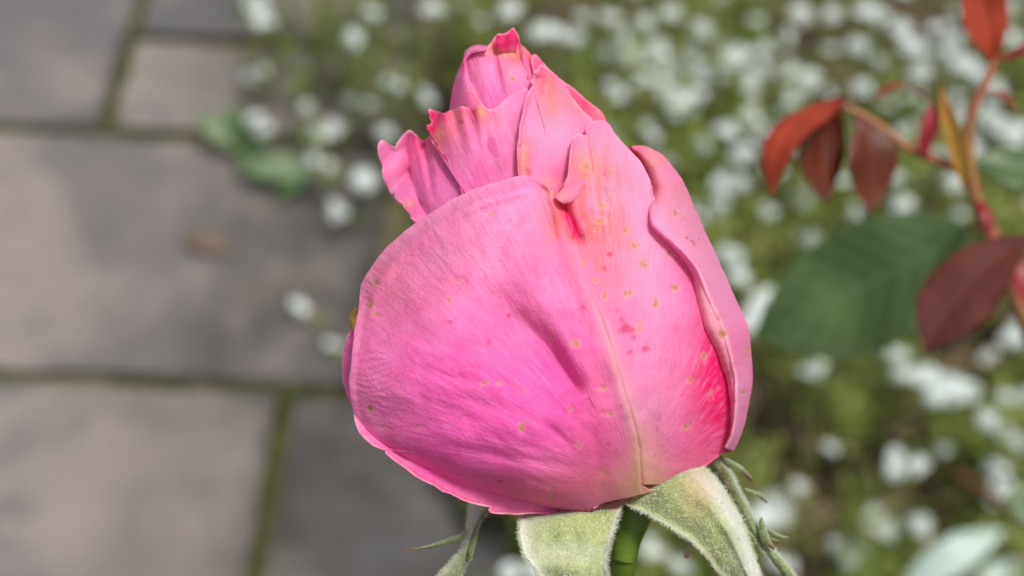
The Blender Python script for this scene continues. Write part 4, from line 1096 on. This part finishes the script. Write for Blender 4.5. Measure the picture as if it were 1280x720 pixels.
# dry straws lying among the plants
def straws():
    V, Fs = [], []; off = 0
    g = np.random.default_rng(77)
    for k in range(260):
        px, py = g.uniform(760, 1300), g.uniform(240, 740)
        p = G(px, py, g.uniform(.02, .09)); a = g.uniform(0, 6.28); L = g.uniform(.02, .06)
        d = np.array([math.cos(a), math.sin(a), g.normal(0, .3)]) * L
        v, f = tube(None, [p - d / 2, p + np.array([0, 0, .003]), p + d / 2], [.0005, .0007, .0004], None, None, 4)
        V.append(v); Fs.append(f + off); off += len(v)
    o = mesh('dry_straw', np.concatenate(V), np.concatenate(Fs), plain_material('straw', srgb(150, 134, 100), .8, srgb(120, 104, 76), 80))
    tag(o, 'thin beige dead stalks tangled among the alyssum', 'straw', kind='stuff')
straws()

# broad-leaved seedling at the edge of the paving
M_SEED = leaf_material('seedling_leaf', srgb(54, 84, 38), srgb(74, 102, 54), srgb(150, 178, 118), .5, .25, srgb(110, 160, 40), 40)
M_SEEDP = leaf_material('pale_seedling_leaf', srgb(84, 104, 70), srgb(102, 120, 86), srgb(180, 196, 160), .55, .2, srgb(120, 160, 70), 40)
sp = G(300, 185, 0)
seed = empty('seedling', (sp[0], sp[1], 0), 'small broad leaved green seedling at the edge of the paving beside the left flower heads', 'seedling')
def gleaf(parent, a, b, za, zm, zb, wpx, mat, tilt, s, name='leaf'):
    A, B = G(*a, za), G(*b, zb); Mi = (A + B) / 2; Mi[2] = zm
    pts = []
    for p in (A, Mi, B):
        r = p - CAM; d = r @ FW; pts.append((640 + (r @ RT) / d * F, 360 - (r @ UP) / d * F, d))
    return leaf(name, pts, wpx, mat, parent, tilt, .15, .2, .02, 8, 24, 6, s)
gleaf(seed, (300, 190), (240, 148), .01, .03, .02, 16, M_SEEDP, (0, .5, .8), 1)
gleaf(seed, (302, 188), (290, 128), .01, .035, .04, 13, M_SEED, (0, .3, .9), 2)
gleaf(seed, (302, 184), (338, 186), .01, .02, .012, 15, M_SEED, (0, .6, .7), 3)
gleaf(seed, (304, 192), (312, 212), .01, .02, .01, 11, M_SEED, (0, .6, .7), 4)
sp = G(345, 226, 0)
seed2 = empty('seedling', (sp[0], sp[1], 0), 'low seedling with one wide pale leaf on the slab under the left flower heads', 'seedling')
gleaf(seed2, (395, 216), (298, 214), .012, .022, .012, 23, M_SEEDP, (0, .55, .8), 5)
gleaf(seed2, (392, 222), (345, 248), .012, .016, .008, 11, M_SEED, (0, .55, .8), 6)

# dry brown leaf on the slab
M_BROWN = leaf_material('dry_leaf', srgb(88, 76, 66), srgb(104, 88, 76), srgb(120, 92, 70), .8, .1, None, 60)
sp = G(258, 305, 0)
dl = empty('dry_leaf', (sp[0], sp[1], 0), 'small dry brown leaf fragment lying on the large middle slab', 'leaf')
gleaf(dl, (228, 297), (290, 313), .004, .008, .004, 17, M_BROWN, (0, .55, .8), 7, 'blade')

# silver leaf in the lower right corner
sp = G(1230, 700, 0)
sv = empty('silver_leaved_plant', (sp[0], sp[1], 0), 'plant with one long pale silver leaf at the bottom right corner', 'plant')
gleaf(sv, (1120, 745), (1256, 662), .10, .125, .12, 24, M_SILVER, (-.1, .5, .85), 8)
tube('stem', np.stack([np.linspace(sp[0], G(1120, 745, .10)[0], 6), np.linspace(sp[1], G(1120, 745, .10)[1], 6), np.linspace(0, .10, 6)], 1), np.full(6, .0015), M_FSTEM, sv, 8)
gleaf(sv, (1200, 760), (1290, 700), .09, .10, .09, 20, M_SILVER, (.1, .4, .85), 9)
